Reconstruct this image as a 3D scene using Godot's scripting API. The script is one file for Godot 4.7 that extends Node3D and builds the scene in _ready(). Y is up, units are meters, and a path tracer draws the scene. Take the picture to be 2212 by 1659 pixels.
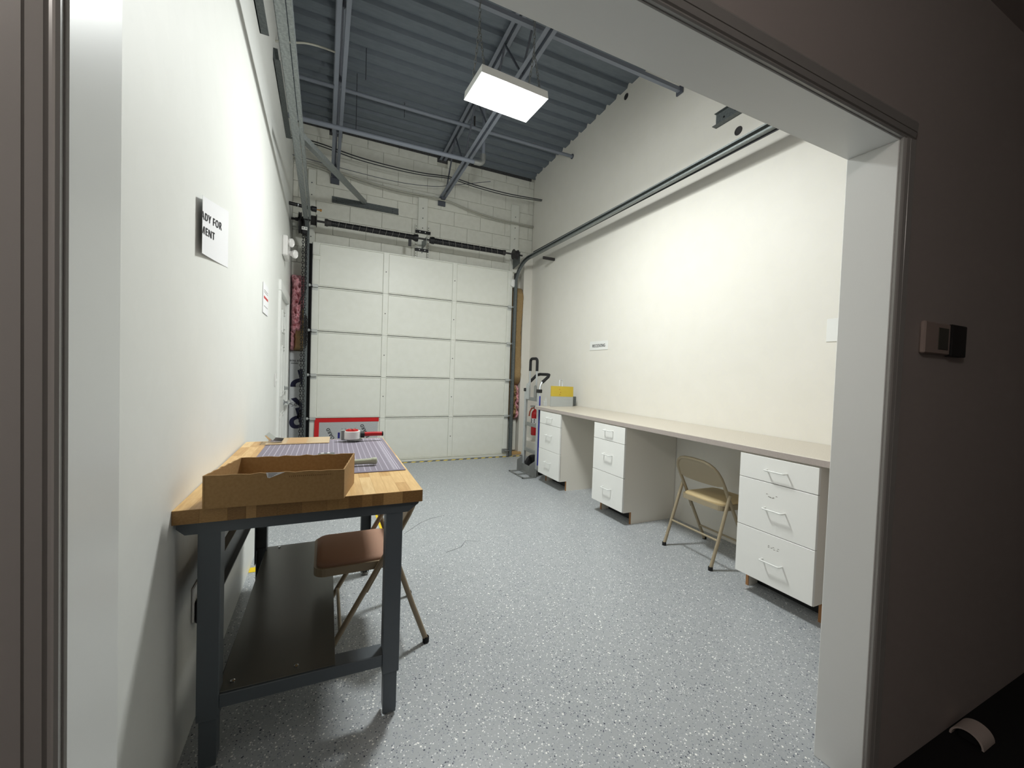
extends Node3D
# ---------------------------------------------------------------- helpers
var M := {}
var used := {}
var rng := RandomNumberGenerator.new()
const ZB := -6.2      # face of the block wall
const XL := -0.42     # face of the left wall
const XR := 3.1       # face of the right wall
const ZF := -0.83     # room side of the doorway wall
const ZD := -0.69     # hall side of the doorway wall

func srgb(r, g, b) -> Color:
	return Color(r / 255.0, g / 255.0, b / 255.0)

func mat(c: Color, rough := 0.6, metal := 0.0) -> StandardMaterial3D:
	var m := StandardMaterial3D.new()
	m.albedo_color = c
	m.roughness = rough
	m.metallic = metal
	m.cull_mode = BaseMaterial3D.CULL_DISABLED
	return m

func noise_tex(lo: Color, hi: Color, freq: float, sd: int, oct := 4) -> ImageTexture:
	var n := FastNoiseLite.new()
	n.seed = sd
	n.frequency = freq
	n.fractal_octaves = oct
	n.noise_type = FastNoiseLite.TYPE_SIMPLEX_SMOOTH
	var g := n.get_seamless_image(256, 256, false, false, 0.15)
	g.convert(Image.FORMAT_RGB8)
	for y in 256:
		for x in 256:
			g.set_pixel(x, y, lo.lerp(hi, g.get_pixel(x, y).r))
	return ImageTexture.create_from_image(g)

func grained(lo: Color, hi: Color, freq: float, scl: Vector3, sd: int, rough := 0.6, metal := 0.0, world := false) -> StandardMaterial3D:
	var m := mat(Color.WHITE, rough, metal)
	m.albedo_texture = noise_tex(lo, hi, freq, sd)
	m.uv1_triplanar = true
	m.uv1_world_triplanar = world
	m.uv1_scale = scl
	return m

func mk() -> SurfaceTool:
	var st := SurfaceTool.new()
	st.begin(Mesh.PRIMITIVE_TRIANGLES)
	return st

func tri(st, a: Vector3, b: Vector3, c: Vector3, na: Vector3, nb: Vector3, nc: Vector3):
	if (b - a).cross(c - a).dot(na + nb + nc) > 0.0:
		var t := b; b = c; c = t
		t = nb; nb = nc; nc = t
	st.set_normal(na); st.add_vertex(a)
	st.set_normal(nb); st.add_vertex(b)
	st.set_normal(nc); st.add_vertex(c)

func quad(st, a: Vector3, b: Vector3, c: Vector3, d: Vector3, n: Vector3):
	tri(st, a, b, c, n, n, n)
	tri(st, a, c, d, n, n, n)

func uvquad(st, a: Vector3, b: Vector3, c: Vector3, d: Vector3, n: Vector3):   # a = uv 0,0; b = 1,0; c = 1,1; d = 0,1
	var v := [a, b, c, a, c, d]
	var u := [Vector2(0, 0), Vector2(1, 0), Vector2(1, 1), Vector2(0, 0), Vector2(1, 1), Vector2(0, 1)]
	var flip: bool = (b - a).cross(c - a).dot(n) > 0.0
	for i in ([0, 2, 1, 3, 5, 4] if flip else [0, 1, 2, 3, 4, 5]):
		st.set_normal(n); st.set_uv(u[i]); st.add_vertex(v[i])

func box(st, c: Vector3, s: Vector3, xf := Transform3D()):
	var h := s * 0.5
	for a in 3:
		for g in [-1.0, 1.0]:
			var n := Vector3.ZERO; n[a] = g
			var u := Vector3.ZERO; u[(a + 1) % 3] = h[(a + 1) % 3]
			var v := Vector3.ZERO; v[(a + 2) % 3] = h[(a + 2) % 3]
			var o: Vector3 = c + n * h[a]
			quad(st, xf * (o - u - v), xf * (o + u - v), xf * (o + u + v), xf * (o - u + v), xf.basis * n)

func bx(st, x0, x1, y0, y1, z0, z1):
	box(st, Vector3((x0 + x1) * 0.5, (y0 + y1) * 0.5, (z0 + z1) * 0.5), Vector3(absf(x1 - x0), absf(y1 - y0), absf(z1 - z0)))

func cbox(st, c: Vector3, s: Vector3, b: float, xf := Transform3D()):   # chamfered box
	var h := s * 0.5
	b = minf(b, minf(h.x, minf(h.y, h.z)) * 0.9)
	var V := func(sg: Vector3, a: int) -> Vector3:
		var p := Vector3.ZERO
		for k in 3:
			p[k] = c[k] + sg[k] * (h[k] if k == a else h[k] - b)
		return xf * p
	for a in 3:
		var e := (a + 1) % 3
		var f := (a + 2) % 3
		for g in [-1.0, 1.0]:
			var q := []
			for w in [[-1.0, -1.0], [1.0, -1.0], [1.0, 1.0], [-1.0, 1.0]]:
				var sg := Vector3.ZERO
				sg[a] = g; sg[e] = w[0]; sg[f] = w[1]
				q.append(V.call(sg, a))
			var n := Vector3.ZERO; n[a] = g
			quad(st, q[0], q[1], q[2], q[3], xf.basis * n)
			for g2 in [-1.0, 1.0]:   # the edge between faces a and e
				var s0 := Vector3.ZERO; s0[a] = g; s0[e] = g2; s0[f] = -1.0
				var s1 := s0; s1[f] = 1.0
				var n2 := Vector3.ZERO; n2[a] = g; n2[e] = g2
				quad(st, V.call(s0, a), V.call(s1, a), V.call(s1, e), V.call(s0, e), (xf.basis * n2).normalized())
	for i in 8:
		var sg := Vector3(1 if i & 1 else -1, 1 if i & 2 else -1, 1 if i & 4 else -1)
		var n3 := (xf.basis * sg).normalized()
		tri(st, V.call(sg, 0), V.call(sg, 1), V.call(sg, 2), n3, n3, n3)

func cb(st, x0, x1, y0, y1, z0, z1, b := 0.003):
	cbox(st, Vector3((x0 + x1) * 0.5, (y0 + y1) * 0.5, (z0 + z1) * 0.5), Vector3(absf(x1 - x0), absf(y1 - y0), absf(z1 - z0)), b)

func tube(st, pts: Array, r: float, n := 8, closed := false, ends := true, flat := 1.0):
	var N := pts.size()
	var ups := []
	var tans := []
	for i in N:
		var p0: Vector3 = pts[(i - 1 + N) % N] if (closed or i > 0) else pts[i]
		var p1: Vector3 = pts[(i + 1) % N] if (closed or i < N - 1) else pts[i]
		tans.append((p1 - p0).normalized())
	var t0: Vector3 = tans[0]
	var up := t0.cross(Vector3.UP if absf(t0.y) < 0.9 else Vector3.RIGHT).normalized()
	for i in N:
		var t: Vector3 = tans[i]
		up = (up - t * up.dot(t)).normalized()
		ups.append(up)
	var rings := []
	for i in N:
		var u: Vector3 = ups[i]
		var w: Vector3 = (tans[i] as Vector3).cross(u)
		var ring := []
		for k in n:
			var a := TAU * k / n
			ring.append([pts[i] + (u * cos(a) + w * sin(a) * flat) * r, (u * cos(a) + w * sin(a)).normalized()])
		rings.append(ring)
	for i in (N if closed else N - 1):
		var A: Array = rings[i]
		var B: Array = rings[(i + 1) % N]
		for k in n:
			var k2 := (k + 1) % n
			tri(st, A[k][0], A[k2][0], B[k2][0], A[k][1], A[k2][1], B[k2][1])
			tri(st, A[k][0], B[k2][0], B[k][0], A[k][1], B[k2][1], B[k][1])
	if ends and not closed:
		for e in [0, N - 1]:
			var nn: Vector3 = tans[e] * (-1.0 if e == 0 else 1.0)
			for k in n:
				tri(st, pts[e], rings[e][k][0], rings[e][(k + 1) % n][0], nn, nn, nn)

func cyl(st, a: Vector3, b: Vector3, r: float, n := 12):
	tube(st, [a, b], r, n)

func lathe(st, prof: Array, n: int, xf: Transform3D):   # profile of (radius, height) turned about y
	for i in prof.size() - 1:
		var p: Vector2 = prof[i]
		var q: Vector2 = prof[i + 1]
		var d := q - p
		if d.length() < 1e-6:
			continue
		var nn := Vector2(d.y, -d.x).normalized()
		for k in n:
			var a0 := TAU * k / n
			var a1 := TAU * (k + 1) / n
			var f := func(s: Vector2, a: float) -> Vector3: return xf * Vector3(s.x * cos(a), s.y, s.x * sin(a))
			var g := func(a: float) -> Vector3: return (xf.basis * Vector3(nn.x * cos(a), nn.y, nn.x * sin(a))).normalized()
			if p.x > 1e-6:
				tri(st, f.call(p, a0), f.call(p, a1), f.call(q, a1), g.call(a0), g.call(a1), g.call(a1))
			if q.x > 1e-6:
				tri(st, f.call(p, a0), f.call(q, a1), f.call(q, a0), g.call(a0), g.call(a1), g.call(a0))

func prism(st, poly: Array, z0: float, z1: float, xf := Transform3D()):
	var P := PackedVector2Array(poly)
	if Geometry2D.is_polygon_clockwise(P):
		P.reverse()
	var idx := Geometry2D.triangulate_polygon(P)
	for i in range(0, idx.size(), 3):
		for z in [z0, z1]:
			var n: Vector3 = xf.basis * Vector3(0, 0, 1 if z == maxf(z0, z1) else -1)
			tri(st, xf * Vector3(P[idx[i]].x, P[idx[i]].y, z), xf * Vector3(P[idx[i + 1]].x, P[idx[i + 1]].y, z), xf * Vector3(P[idx[i + 2]].x, P[idx[i + 2]].y, z), n, n, n)
	for i in P.size():
		var a := P[i]
		var b := P[(i + 1) % P.size()]
		var d := (b - a).normalized()
		quad(st, xf * Vector3(a.x, a.y, z0), xf * Vector3(b.x, b.y, z0), xf * Vector3(b.x, b.y, z1), xf * Vector3(a.x, a.y, z1), xf.basis * Vector3(d.y, -d.x, 0))

func sheet(st, f: Callable, nu: int, nv: int):   # a curved surface f(u, v), smooth
	var P := []
	for j in nv + 1:
		for i in nu + 1:
			P.append(f.call(float(i) / nu, float(j) / nv))
	var w := nu + 1
	var N := []
	for j in nv + 1:
		for i in nu + 1:
			var du: Vector3 = P[j * w + mini(i + 1, nu)] - P[j * w + maxi(i - 1, 0)]
			var dv: Vector3 = P[mini(j + 1, nv) * w + i] - P[maxi(j - 1, 0) * w + i]
			N.append(du.cross(dv).normalized())
	for j in nv:
		for i in nu:
			var a := j * w + i
			tri(st, P[a], P[a + 1], P[a + w + 1], N[a], N[a + 1], N[a + w + 1])
			tri(st, P[a], P[a + w + 1], P[a + w], N[a], N[a + w + 1], N[a + w])

func arc(c: Vector3, u: Vector3, v: Vector3, r: float, a0: float, a1: float, n: int) -> Array:
	var o := []
	for i in n + 1:
		var a := lerpf(a0, a1, float(i) / n)
		o.append(c + (u * cos(a) + v * sin(a)) * r)
	return o

func numbered(called: String) -> String:
	var k: int = used.get(called, 0)
	used[called] = k + 1
	return called if k == 0 else "%s_%03d" % [called, k]

func tag(o: Node3D, label: String, category := "", group := "", kind := "") -> Node3D:
	if label: o.set_meta("label", label)
	if category: o.set_meta("category", category)
	if group: o.set_meta("group", group)
	if kind: o.set_meta("kind", kind)
	return o

func thing(called: String, label: String, category: String, at := Vector3.ZERO, turn := 0.0, group := "", kind := "") -> Node3D:
	var o := Node3D.new()
	o.name = numbered(called)
	add_child(o)
	o.position = at
	o.rotation.y = turn
	return tag(o, label, category, group, kind)

func inst(called: String, mesh: Mesh, m: Material, parent: Node) -> MeshInstance3D:
	var o := MeshInstance3D.new()
	o.name = numbered(called) if parent == self else called
	o.mesh = mesh
	o.material_override = null
	if mesh is PrimitiveMesh:
		(mesh as PrimitiveMesh).material = m
	else:
		for i in mesh.get_surface_count():
			mesh.surface_set_material(i, m)
	o.cast_shadow = GeometryInstance3D.SHADOW_CASTING_SETTING_ON
	parent.add_child(o, true)
	return o

func obj(called: String, st: SurfaceTool, m: Material, parent: Node = self) -> MeshInstance3D:
	return inst(called, st.commit(), m, parent)

func objw(called: String, st: SurfaceTool, m: Material, parent: Node) -> MeshInstance3D:   # shape given in room coordinates
	var o := obj(called, st, m, parent)
	var acc := Transform3D()
	var p := parent
	while p != self:
		acc = (p as Node3D).transform * acc
		p = p.get_parent()
	o.transform = acc.affine_inverse()
	return o

func place(o: Node3D, world: Transform3D):
	var acc := Transform3D()
	var p := o.get_parent()
	while p != self:
		acc = (p as Node3D).transform * acc
		p = p.get_parent()
	o.transform = acc.affine_inverse() * world

func text_mesh(s: String, h: float, bold := true, depth := 0.0006) -> TextMesh:
	var t := TextMesh.new()
	var f := SystemFont.new()
	f.font_names = PackedStringArray(["Droid Sans"])
	f.font_weight = 700 if bold else 400
	t.font = f
	t.text = s
	t.font_size = 64
	t.pixel_size = h / 46.0
	t.depth = depth
	t.curve_step = 1.0
	return t

func lettering(s: String, h: float, world: Transform3D, m: Material, parent: Node, bold := true) -> MeshInstance3D:
	var o := inst("lettering", text_mesh(s, h, bold), m, parent)
	place(o, world)
	return o

func facing(n: Vector3, up: Vector3, at: Vector3) -> Transform3D:   # +z along n, +y along up
	var z := n.normalized()
	var x := up.cross(z).normalized()
	return Transform3D(Basis(x, z.cross(x), z), at)

func struct(called: String, st: SurfaceTool, m: Material, label: String, category: String) -> MeshInstance3D:
	var o := obj(called, st, m)
	tag(o, label, category, "", "structure")
	return o

# ---------------------------------------------------------------- materials
func materials():
	M.paint = grained(srgb(231, 228, 219), srgb(234, 231, 223), 0.02, Vector3.ONE * 0.7, 3, 0.55, 0.0, true)
	M.paint_left = grained(srgb(231, 232, 228), srgb(234, 235, 231), 0.02, Vector3.ONE * 0.7, 4, 0.5, 0.0, true)
	M.block = grained(srgb(228, 228, 218), srgb(237, 237, 228), 0.03, Vector3.ONE * 1.3, 5, 0.75, 0.0, true)
	M.mortar = mat(srgb(206, 206, 195), 0.85)
	M.raw = grained(srgb(60, 60, 62), srgb(96, 96, 96), 0.05, Vector3.ONE * 3.0, 6, 0.9)
	M.trim = mat(srgb(236, 237, 235), 0.3)
	M.hall = mat(srgb(188, 180, 176), 0.6)
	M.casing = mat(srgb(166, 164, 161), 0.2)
	M.carpet = mat(srgb(16, 15, 17), 0.95)
	M.deck = grained(srgb(100, 109, 119), srgb(112, 120, 129), 0.03, Vector3(0.6, 3, 3), 7, 0.55, 0.0, true)
	M.steel_paint = mat(srgb(126, 132, 143), 0.55)
	M.steel_dark = mat(srgb(84, 88, 98), 0.6)
	M.galv = grained(srgb(120, 126, 126), srgb(158, 163, 162), 0.06, Vector3.ONE * 3.0, 8, 0.5, 0.5)
	M.galv_dark = grained(srgb(88, 94, 95), srgb(116, 122, 122), 0.06, Vector3.ONE * 3.0, 9, 0.55, 0.4)
	M.alu = mat(srgb(198, 202, 205), 0.36, 0.7)
	M.alu_dull = mat(srgb(150, 152, 150), 0.5, 0.6)
	M.chrome = mat(srgb(205, 208, 210), 0.15, 1.0)
	M.black = mat(srgb(22, 22, 24), 0.5)
	M.black_metal = mat(srgb(28, 28, 31), 0.45, 0.3)
	M.rubber = mat(srgb(20, 20, 22), 0.75)
	M.iron = mat(srgb(62, 60, 60), 0.6, 0.4)
	M.stripe = mat(srgb(150, 146, 140), 0.6)
	M.door = grained(srgb(229, 230, 221), srgb(234, 235, 227), 0.02, Vector3.ONE * 1.2, 10, 0.42, 0.0, true)
	M.hinge = mat(srgb(196, 199, 197), 0.4, 0.3)
	M.white = mat(srgb(236, 237, 234), 0.4)
	M.plastic = mat(srgb(232, 230, 228), 0.35)
	M.paper = mat(srgb(236, 236, 238), 0.8)
	M.ink = mat(srgb(20, 20, 24), 0.8)
	M.melamine = mat(srgb(242, 242, 238), 0.35)
	M.side = mat(srgb(234, 230, 220), 0.5)
	M.chip = grained(srgb(140, 98, 60), srgb(176, 130, 86), 0.2, Vector3.ONE * 8.0, 11, 0.85)
	M.laminate = grained(srgb(192, 184, 170), srgb(210, 202, 188), 0.08, Vector3.ONE * 4.0, 12, 0.32, 0.0, true)
	M.laminate_edge = grained(srgb(168, 158, 152), srgb(182, 172, 166), 0.08, Vector3.ONE * 4.0, 13, 0.4, 0.0, true)
	M.woods = []
	for k in 4:
		var a: Color = [srgb(206, 162, 100), srgb(220, 182, 122), srgb(188, 142, 82), srgb(212, 172, 112)][k]
		var b: Color = [srgb(228, 194, 138), srgb(236, 206, 154), srgb(212, 172, 112), srgb(228, 192, 134)][k]
		M.woods.append(grained(a, b, 0.035, Vector3(9, 9, 0.9), 20 + k, 0.4))
	M.bench = mat(srgb(90, 97, 103), 0.42, 0.1)
	M.bench_shelf = mat(srgb(88, 88, 84), 0.28, 0.3)
	M.card = grained(srgb(154, 120, 76), srgb(170, 136, 90), 0.09, Vector3.ONE * 3.0, 14, 0.85)
	M.card_edge = mat(srgb(196, 158, 112), 0.9)
	M.kraft = grained(srgb(146, 120, 82), srgb(172, 146, 104), 0.06, Vector3.ONE * 3.0, 15, 0.85)
	M.pink = grained(srgb(216, 150, 158), srgb(240, 188, 194), 0.05, Vector3.ONE * 5.0, 16, 0.95)
	M.foil = grained(srgb(168, 171, 173), srgb(194, 196, 197), 0.09, Vector3.ONE * 4.0, 17, 0.5)
	M.foil_light = grained(srgb(205, 208, 210), srgb(224, 226, 227), 0.09, Vector3.ONE * 4.0, 45, 0.5)
	M.navy = mat(srgb(22, 24, 62), 0.6)
	M.red = mat(srgb(200, 24, 28), 0.4)
	M.red_deep = mat(srgb(178, 20, 26), 0.32)
	M.yellow = mat(srgb(240, 206, 20), 0.55)
	M.mustard = grained(srgb(182, 158, 44), srgb(200, 174, 58), 0.1, Vector3.ONE * 9.0, 18, 0.5)
	M.tread = mat(srgb(176, 180, 180), 0.4, 0.5)
	M.blue = mat(srgb(40, 48, 150), 0.45)
	M.chair = mat(srgb(160, 147, 122), 0.42, 0.1)
	M.chair_dark = mat(srgb(150, 134, 110), 0.42, 0.1)
	M.pad_tan = grained(srgb(204, 182, 138), srgb(216, 196, 154), 0.1, Vector3.ONE * 8.0, 19, 0.6)
	M.pad_brown = grained(srgb(160, 124, 104), srgb(176, 140, 120), 0.15, Vector3.ONE * 14.0, 30, 0.85)
	M.tan = mat(srgb(206, 178, 138), 0.2)
	M.handle = mat(srgb(176, 180, 160), 0.4)
	M.brass = mat(srgb(180, 130, 70), 0.4, 0.7)
	M.lumber = grained(srgb(182, 144, 92), srgb(206, 170, 116), 0.04, Vector3(1, 6, 6), 31, 0.8)
	M.cable = mat(srgb(40, 42, 48), 0.6)
	M.cable_white = mat(srgb(188, 187, 176), 0.6)
	M.clear = mat(Color(0.9, 0.93, 0.95, 0.25), 0.1)
	M.clear.transparency = BaseMaterial3D.TRANSPARENCY_ALPHA
	M.glow = mat(Color.WHITE, 0.5)
	M.glow.emission_enabled = true
	M.glow.emission = Color(1.0, 0.985, 0.94)
	M.glow.emission_energy_multiplier = 4.0
	M.floor = floor_material()
	M.mat_print = mat_print()

func floor_material() -> StandardMaterial3D:
	var S := 2048
	var im := Image.create(S, S, false, Image.FORMAT_RGB8)
	im.fill(srgb(168, 172, 175))
	var r := RandomNumberGenerator.new()
	r.seed = 77
	var kinds := [[14000, srgb(156, 161, 167), 3.4], [13000, srgb(180, 184, 187), 3.2], [9000, srgb(128, 134, 144), 2.7], [9500, srgb(240, 241, 239), 2.8], [7500, srgb(58, 64, 80), 2.5], [1700, srgb(252, 252, 248), 4.2], [900, srgb(36, 42, 60), 3.6]]
	for k in kinds:
		for i in k[0]:
			var cx := r.randi_range(0, S - 1)
			var cy := r.randi_range(0, S - 1)
			var a := r.randf_range(0.6, 1.25) * float(k[2])
			var b := a * r.randf_range(0.5, 1.0)
			var th := r.randf_range(0, PI)
			var c := cos(th)
			var s := sin(th)
			var R := int(ceil(a))
			var col: Color = (k[1] as Color).lightened(r.randf_range(0.0, 0.08))
			for y in range(-R, R + 1):
				for x in range(-R, R + 1):
					var u := (x * c + y * s) / a
					var v := (y * c - x * s) / b
					if absf(u) + absf(v) < 1.15 and maxf(absf(u), absf(v)) < 0.95:
						im.set_pixel(posmod(cx + x, S), posmod(cy + y, S), col)
	var m := mat(Color.WHITE, 0.38)
	m.albedo_texture = ImageTexture.create_from_image(im)
	m.uv1_triplanar = true
	m.uv1_world_triplanar = true
	m.uv1_scale = Vector3.ONE * 0.5
	return m

func mat_print() -> StandardMaterial3D:   # the printed grid of the cutting mat
	var W := 720
	var H := 1024
	var im := Image.create(W, H, false, Image.FORMAT_RGB8)
	im.fill(srgb(128, 121, 134))
	var line := srgb(198, 192, 206)
	var i := 0
	for x in range(24, W - 20, 28):
		im.fill_rect(Rect2i(x, 18, 3 if i % 2 == 0 else 2, H - 36), line)
		i += 1
	i = 0
	for y in range(30, H - 20, 28):
		im.fill_rect(Rect2i(24, y, W - 48, 1), srgb(158, 152, 166))
		im.fill_rect(Rect2i(W - 60, y, 22, 3), line)
		for k in 4:
			im.fill_rect(Rect2i(W - 52, y + 7 * k, 12, 2), line)
	im.fill_rect(Rect2i(W - 36, 18, 4, H - 36), line)
	var m := mat(Color.WHITE, 0.55)
	m.albedo_texture = ImageTexture.create_from_image(im)
	return m

# ---------------------------------------------------------------- main
func _ready():
	rng.seed = 11
	var cam := Camera3D.new()
	cam.name = "camera"
	cam.position = Vector3(0, 1.35, 0)
	cam.rotation = Vector3(-0.028, -0.4328, 0.0343)
	cam.fov = 86.59
	cam.near = 0.05
	cam.current = true
	add_child(cam)
	var we := WorldEnvironment.new()
	we.name = "environment"
	var e := Environment.new()
	e.background_mode = Environment.BG_COLOR
	e.background_color = Color(0.01, 0.01, 0.01)
	e.tonemap_mode = Environment.TONE_MAPPER_LINEAR
	e.tonemap_exposure = 1.12
	e.sdfgi_enabled = true
	e.ssao_enabled = true
	e.ssil_enabled = true
	we.environment = e
	add_child(we)
	materials()
	shell()
	block_wall()
	roof()
	deck_wires()
	ceiling_lamp()
	garage_door()
	spring_shaft()
	tracks()
	back_corners()
	left_wall_things()
	counter_run()
	right_wall_things()
	hand_truck()
	chairs()
	workbench()
	bench_things()
	floor_marks()
	hall_things()

# ---------------------------------------------------------------- the room
func shell():
	var st := mk()
	bx(st, XL - 0.12, XR + 0.12, -0.12, 0.0, ZB - 0.2, -0.76)
	struct("floor", st, M.floor, "grey epoxy floor with white and dark flakes in the loading room", "floor")
	st = mk()
	bx(st, -2.6, 5.2, -0.12, -0.004, -0.76, 2.8)
	struct("floor", st, M.carpet, "black floor of the dark hall in front of the doorway", "floor")
	# left wall with its door opening
	st = mk()
	var zd0 := -4.72
	var zd1 := -5.66
	bx(st, XL - 0.12, XL, 0, 4.9, ZF, zd0)
	bx(st, XL - 0.12, XL, 0, 4.9, zd1, ZB)
	bx(st, XL - 0.12, XL, 2.1, 4.9, zd0, zd1)
	struct("wall_left", st, M.paint_left, "smooth white drywall with the paper signs behind the workbench", "wall")
	st = mk()
	bx(st, XR, XR + 0.12, 0, 4.9, ZF, -6.06)
	bx(st, XR + 0.05, XR + 0.12, 0, 4.9, -6.06, ZB)
	bx(st, 2.95, XR + 0.01, 0, 3.25, ZB + 0.003, -6.06)
	struct("wall_right", st, M.paint, "cream painted drywall above the long counter", "wall")
	# doorway wall between hall and room
	st = mk()
	bx(st, -2.6, -0.308, 0, 4.9, ZF, ZD)
	bx(st, 1.66, 5.2, 0, 4.9, ZF, ZD)
	bx(st, -0.308, 1.66, 2.15, 4.9, ZF, ZD)
	struct("wall_front", st, M.hall, "dark hall side of the wall around the wide doorway", "wall")
	st = mk()
	cb(st, -0.308, -0.288, 0, 2.13, ZF - 0.002, ZD + 0.002, 0.002)
	struct("trim_1", st, M.trim, "pale painted jamb lining left side of the wide doorway", "door jamb")
	st = mk()
	cb(st, 1.64, 1.66, 0, 2.13, ZF - 0.002, ZD + 0.002, 0.002)
	struct("trim_2", st, M.trim, "pale painted jamb lining right side of the wide doorway", "door jamb")
	st = mk()
	cb(st, -0.308, 1.66, 2.13, 2.15, ZF - 0.002, ZD + 0.002, 0.002)
	struct("trim_3", st, M.trim, "pale painted head jamb across the top of the wide doorway", "door jamb")
	# moulded casing on the hall side: profile of (distance from the opening, thickness)
	var prof := [Vector2(0.004, 0), Vector2(0.004, 0.010), Vector2(0.007, 0.013), Vector2(0.011, 0.010), Vector2(0.014, 0.010), Vector2(0.017, 0.014), Vector2(0.031, 0.017), Vector2(0.0325, 0.013), Vector2(0.034, 0.017), Vector2(0.058, 0.020), Vector2(0.066, 0.016), Vector2(0.07, 0)]
	var names := ["trim_4", "trim_5", "trim_6"]
	var labs := ["grooved casing moulding up left edge of the doorway, nearest the camera", "grooved casing moulding up right edge of the doorway", "grooved casing moulding above the doorway on the hall side"]
	for k in 3:
		st = mk()
		var x := Transform3D()
		var len := 2.2
		if k == 0:
			x = Transform3D(Basis(Vector3(-1, 0, 0), Vector3(0, 0, 1), Vector3(0, 1, 0)), Vector3(-0.288, 0, ZD))
		elif k == 1:
			x = Transform3D(Basis(Vector3(1, 0, 0), Vector3(0, 0, 1), Vector3(0, 1, 0)), Vector3(1.64, 0, ZD))
		else:
			x = Transform3D(Basis(Vector3(0, 1, 0), Vector3(0, 0, 1), Vector3(1, 0, 0)), Vector3(-0.358, 2.13, ZD))
			len = 2.068
		prism(st, prof, 0.0, len if k == 2 else 2.134, x)
		struct(names[k], st, M.casing, labs[k], "door casing")
	# the dark hall closes behind the camera
	st = mk()
	bx(st, -2.7, -2.6, 0, 2.9, ZD, 2.8)
	struct("wall_hall_left", st, M.hall, "unlit hall wall left of the camera", "wall")
	st = mk()
	bx(st, 5.2, 5.3, 0, 2.9, ZD, 2.8)
	struct("wall_hall_right", st, M.hall, "unlit hall wall right of the camera", "wall")
	st = mk()
	bx(st, -2.7, 5.3, 0, 2.9, 2.8, 2.9)
	struct("wall_hall_back", st, M.hall, "unlit hall wall behind the camera", "wall")
	st = mk()
	bx(st, -2.7, 5.3, 2.8, 2.9, ZD, 2.9)
	struct("ceiling_hall", st, M.hall, "unlit hall ceiling over the camera", "ceiling")
	# personnel door in the left wall
	var d := thing("door_2", "white six-panel door with chrome knob in the left wall", "door", Vector3(XL, 0, -5.19), 0.0, "", "structure")
	st = mk()
	cb(st, -0.055, -0.015, 0.01, 2.085, -0.46, 0.46)
	var leaf := obj("door_leaf", st, M.white, d)
	for row in [[0.2, 0.82], [0.98, 1.58], [1.7, 1.98]]:
		for side in [-1.0, 1.0]:
			st = mk()
			var c := Vector3(-0.012, (row[0] + row[1]) * 0.5, side * 0.2)
			var hy: float = (row[1] - row[0]) * 0.5
			for k in 2:
				var g := 0.02 + k * 0.04
				box(st, c + Vector3(0, hy - g, 0), Vector3(0.012, 0.014, 0.32 - 2 * g))
				box(st, c - Vector3(0, hy - g, 0), Vector3(0.012, 0.014, 0.32 - 2 * g))
				box(st, c + Vector3(0, 0, 0.153 - g), Vector3(0.012, 2 * hy - 2 * g - 0.0145, 0.014))
				box(st, c - Vector3(0, 0, 0.153 - g), Vector3(0.012, 2 * hy - 2 * g - 0.0145, 0.014))
			obj("panel", st, M.white, leaf)
	st = mk()
	cb(st, -0.003, 0.02, 0, 2.083, 0.455, 0.56)
	cb(st, -0.003, 0.02, 0, 2.083, -0.56, -0.455)
	cb(st, -0.003, 0.022, 2.085, 2.19, -0.56, 0.56)
	bx(st, -0.1, 0.0, 0, 2.1, 0.46, 0.475)
	bx(st, -0.1, 0.0, 0, 2.1, -0.475, -0.46)
	bx(st, -0.1, 0.0, 2.085, 2.1, -0.475, 0.475)
	obj("door_frame", st, M.white, d)
	for y in [0.9, 1.07]:
		st = mk()
		var K := Transform3D(Basis(Vector3(0, 0, 1), Vector3(1, 0, 0), Vector3(0, 1, 0)), Vector3(-0.015, y, -0.38))
		if y < 1.0:
			lathe(st, [Vector2(0, 0), Vector2(0.034, 0), Vector2(0.034, 0.008), Vector2(0.014, 0.014), Vector2(0.012, 0.035), Vector2(0.026, 0.045), Vector2(0.03, 0.06), Vector2(0.022, 0.072), Vector2(0, 0.074)], 16, K)
		else:
			lathe(st, [Vector2(0, 0), Vector2(0.03, 0), Vector2(0.03, 0.01), Vector2(0.02, 0.014), Vector2(0.02, 0.05), Vector2(0, 0.052)], 16, K)
		obj("knob" if y < 1.0 else "deadbolt", st, M.chrome, d)

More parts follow.
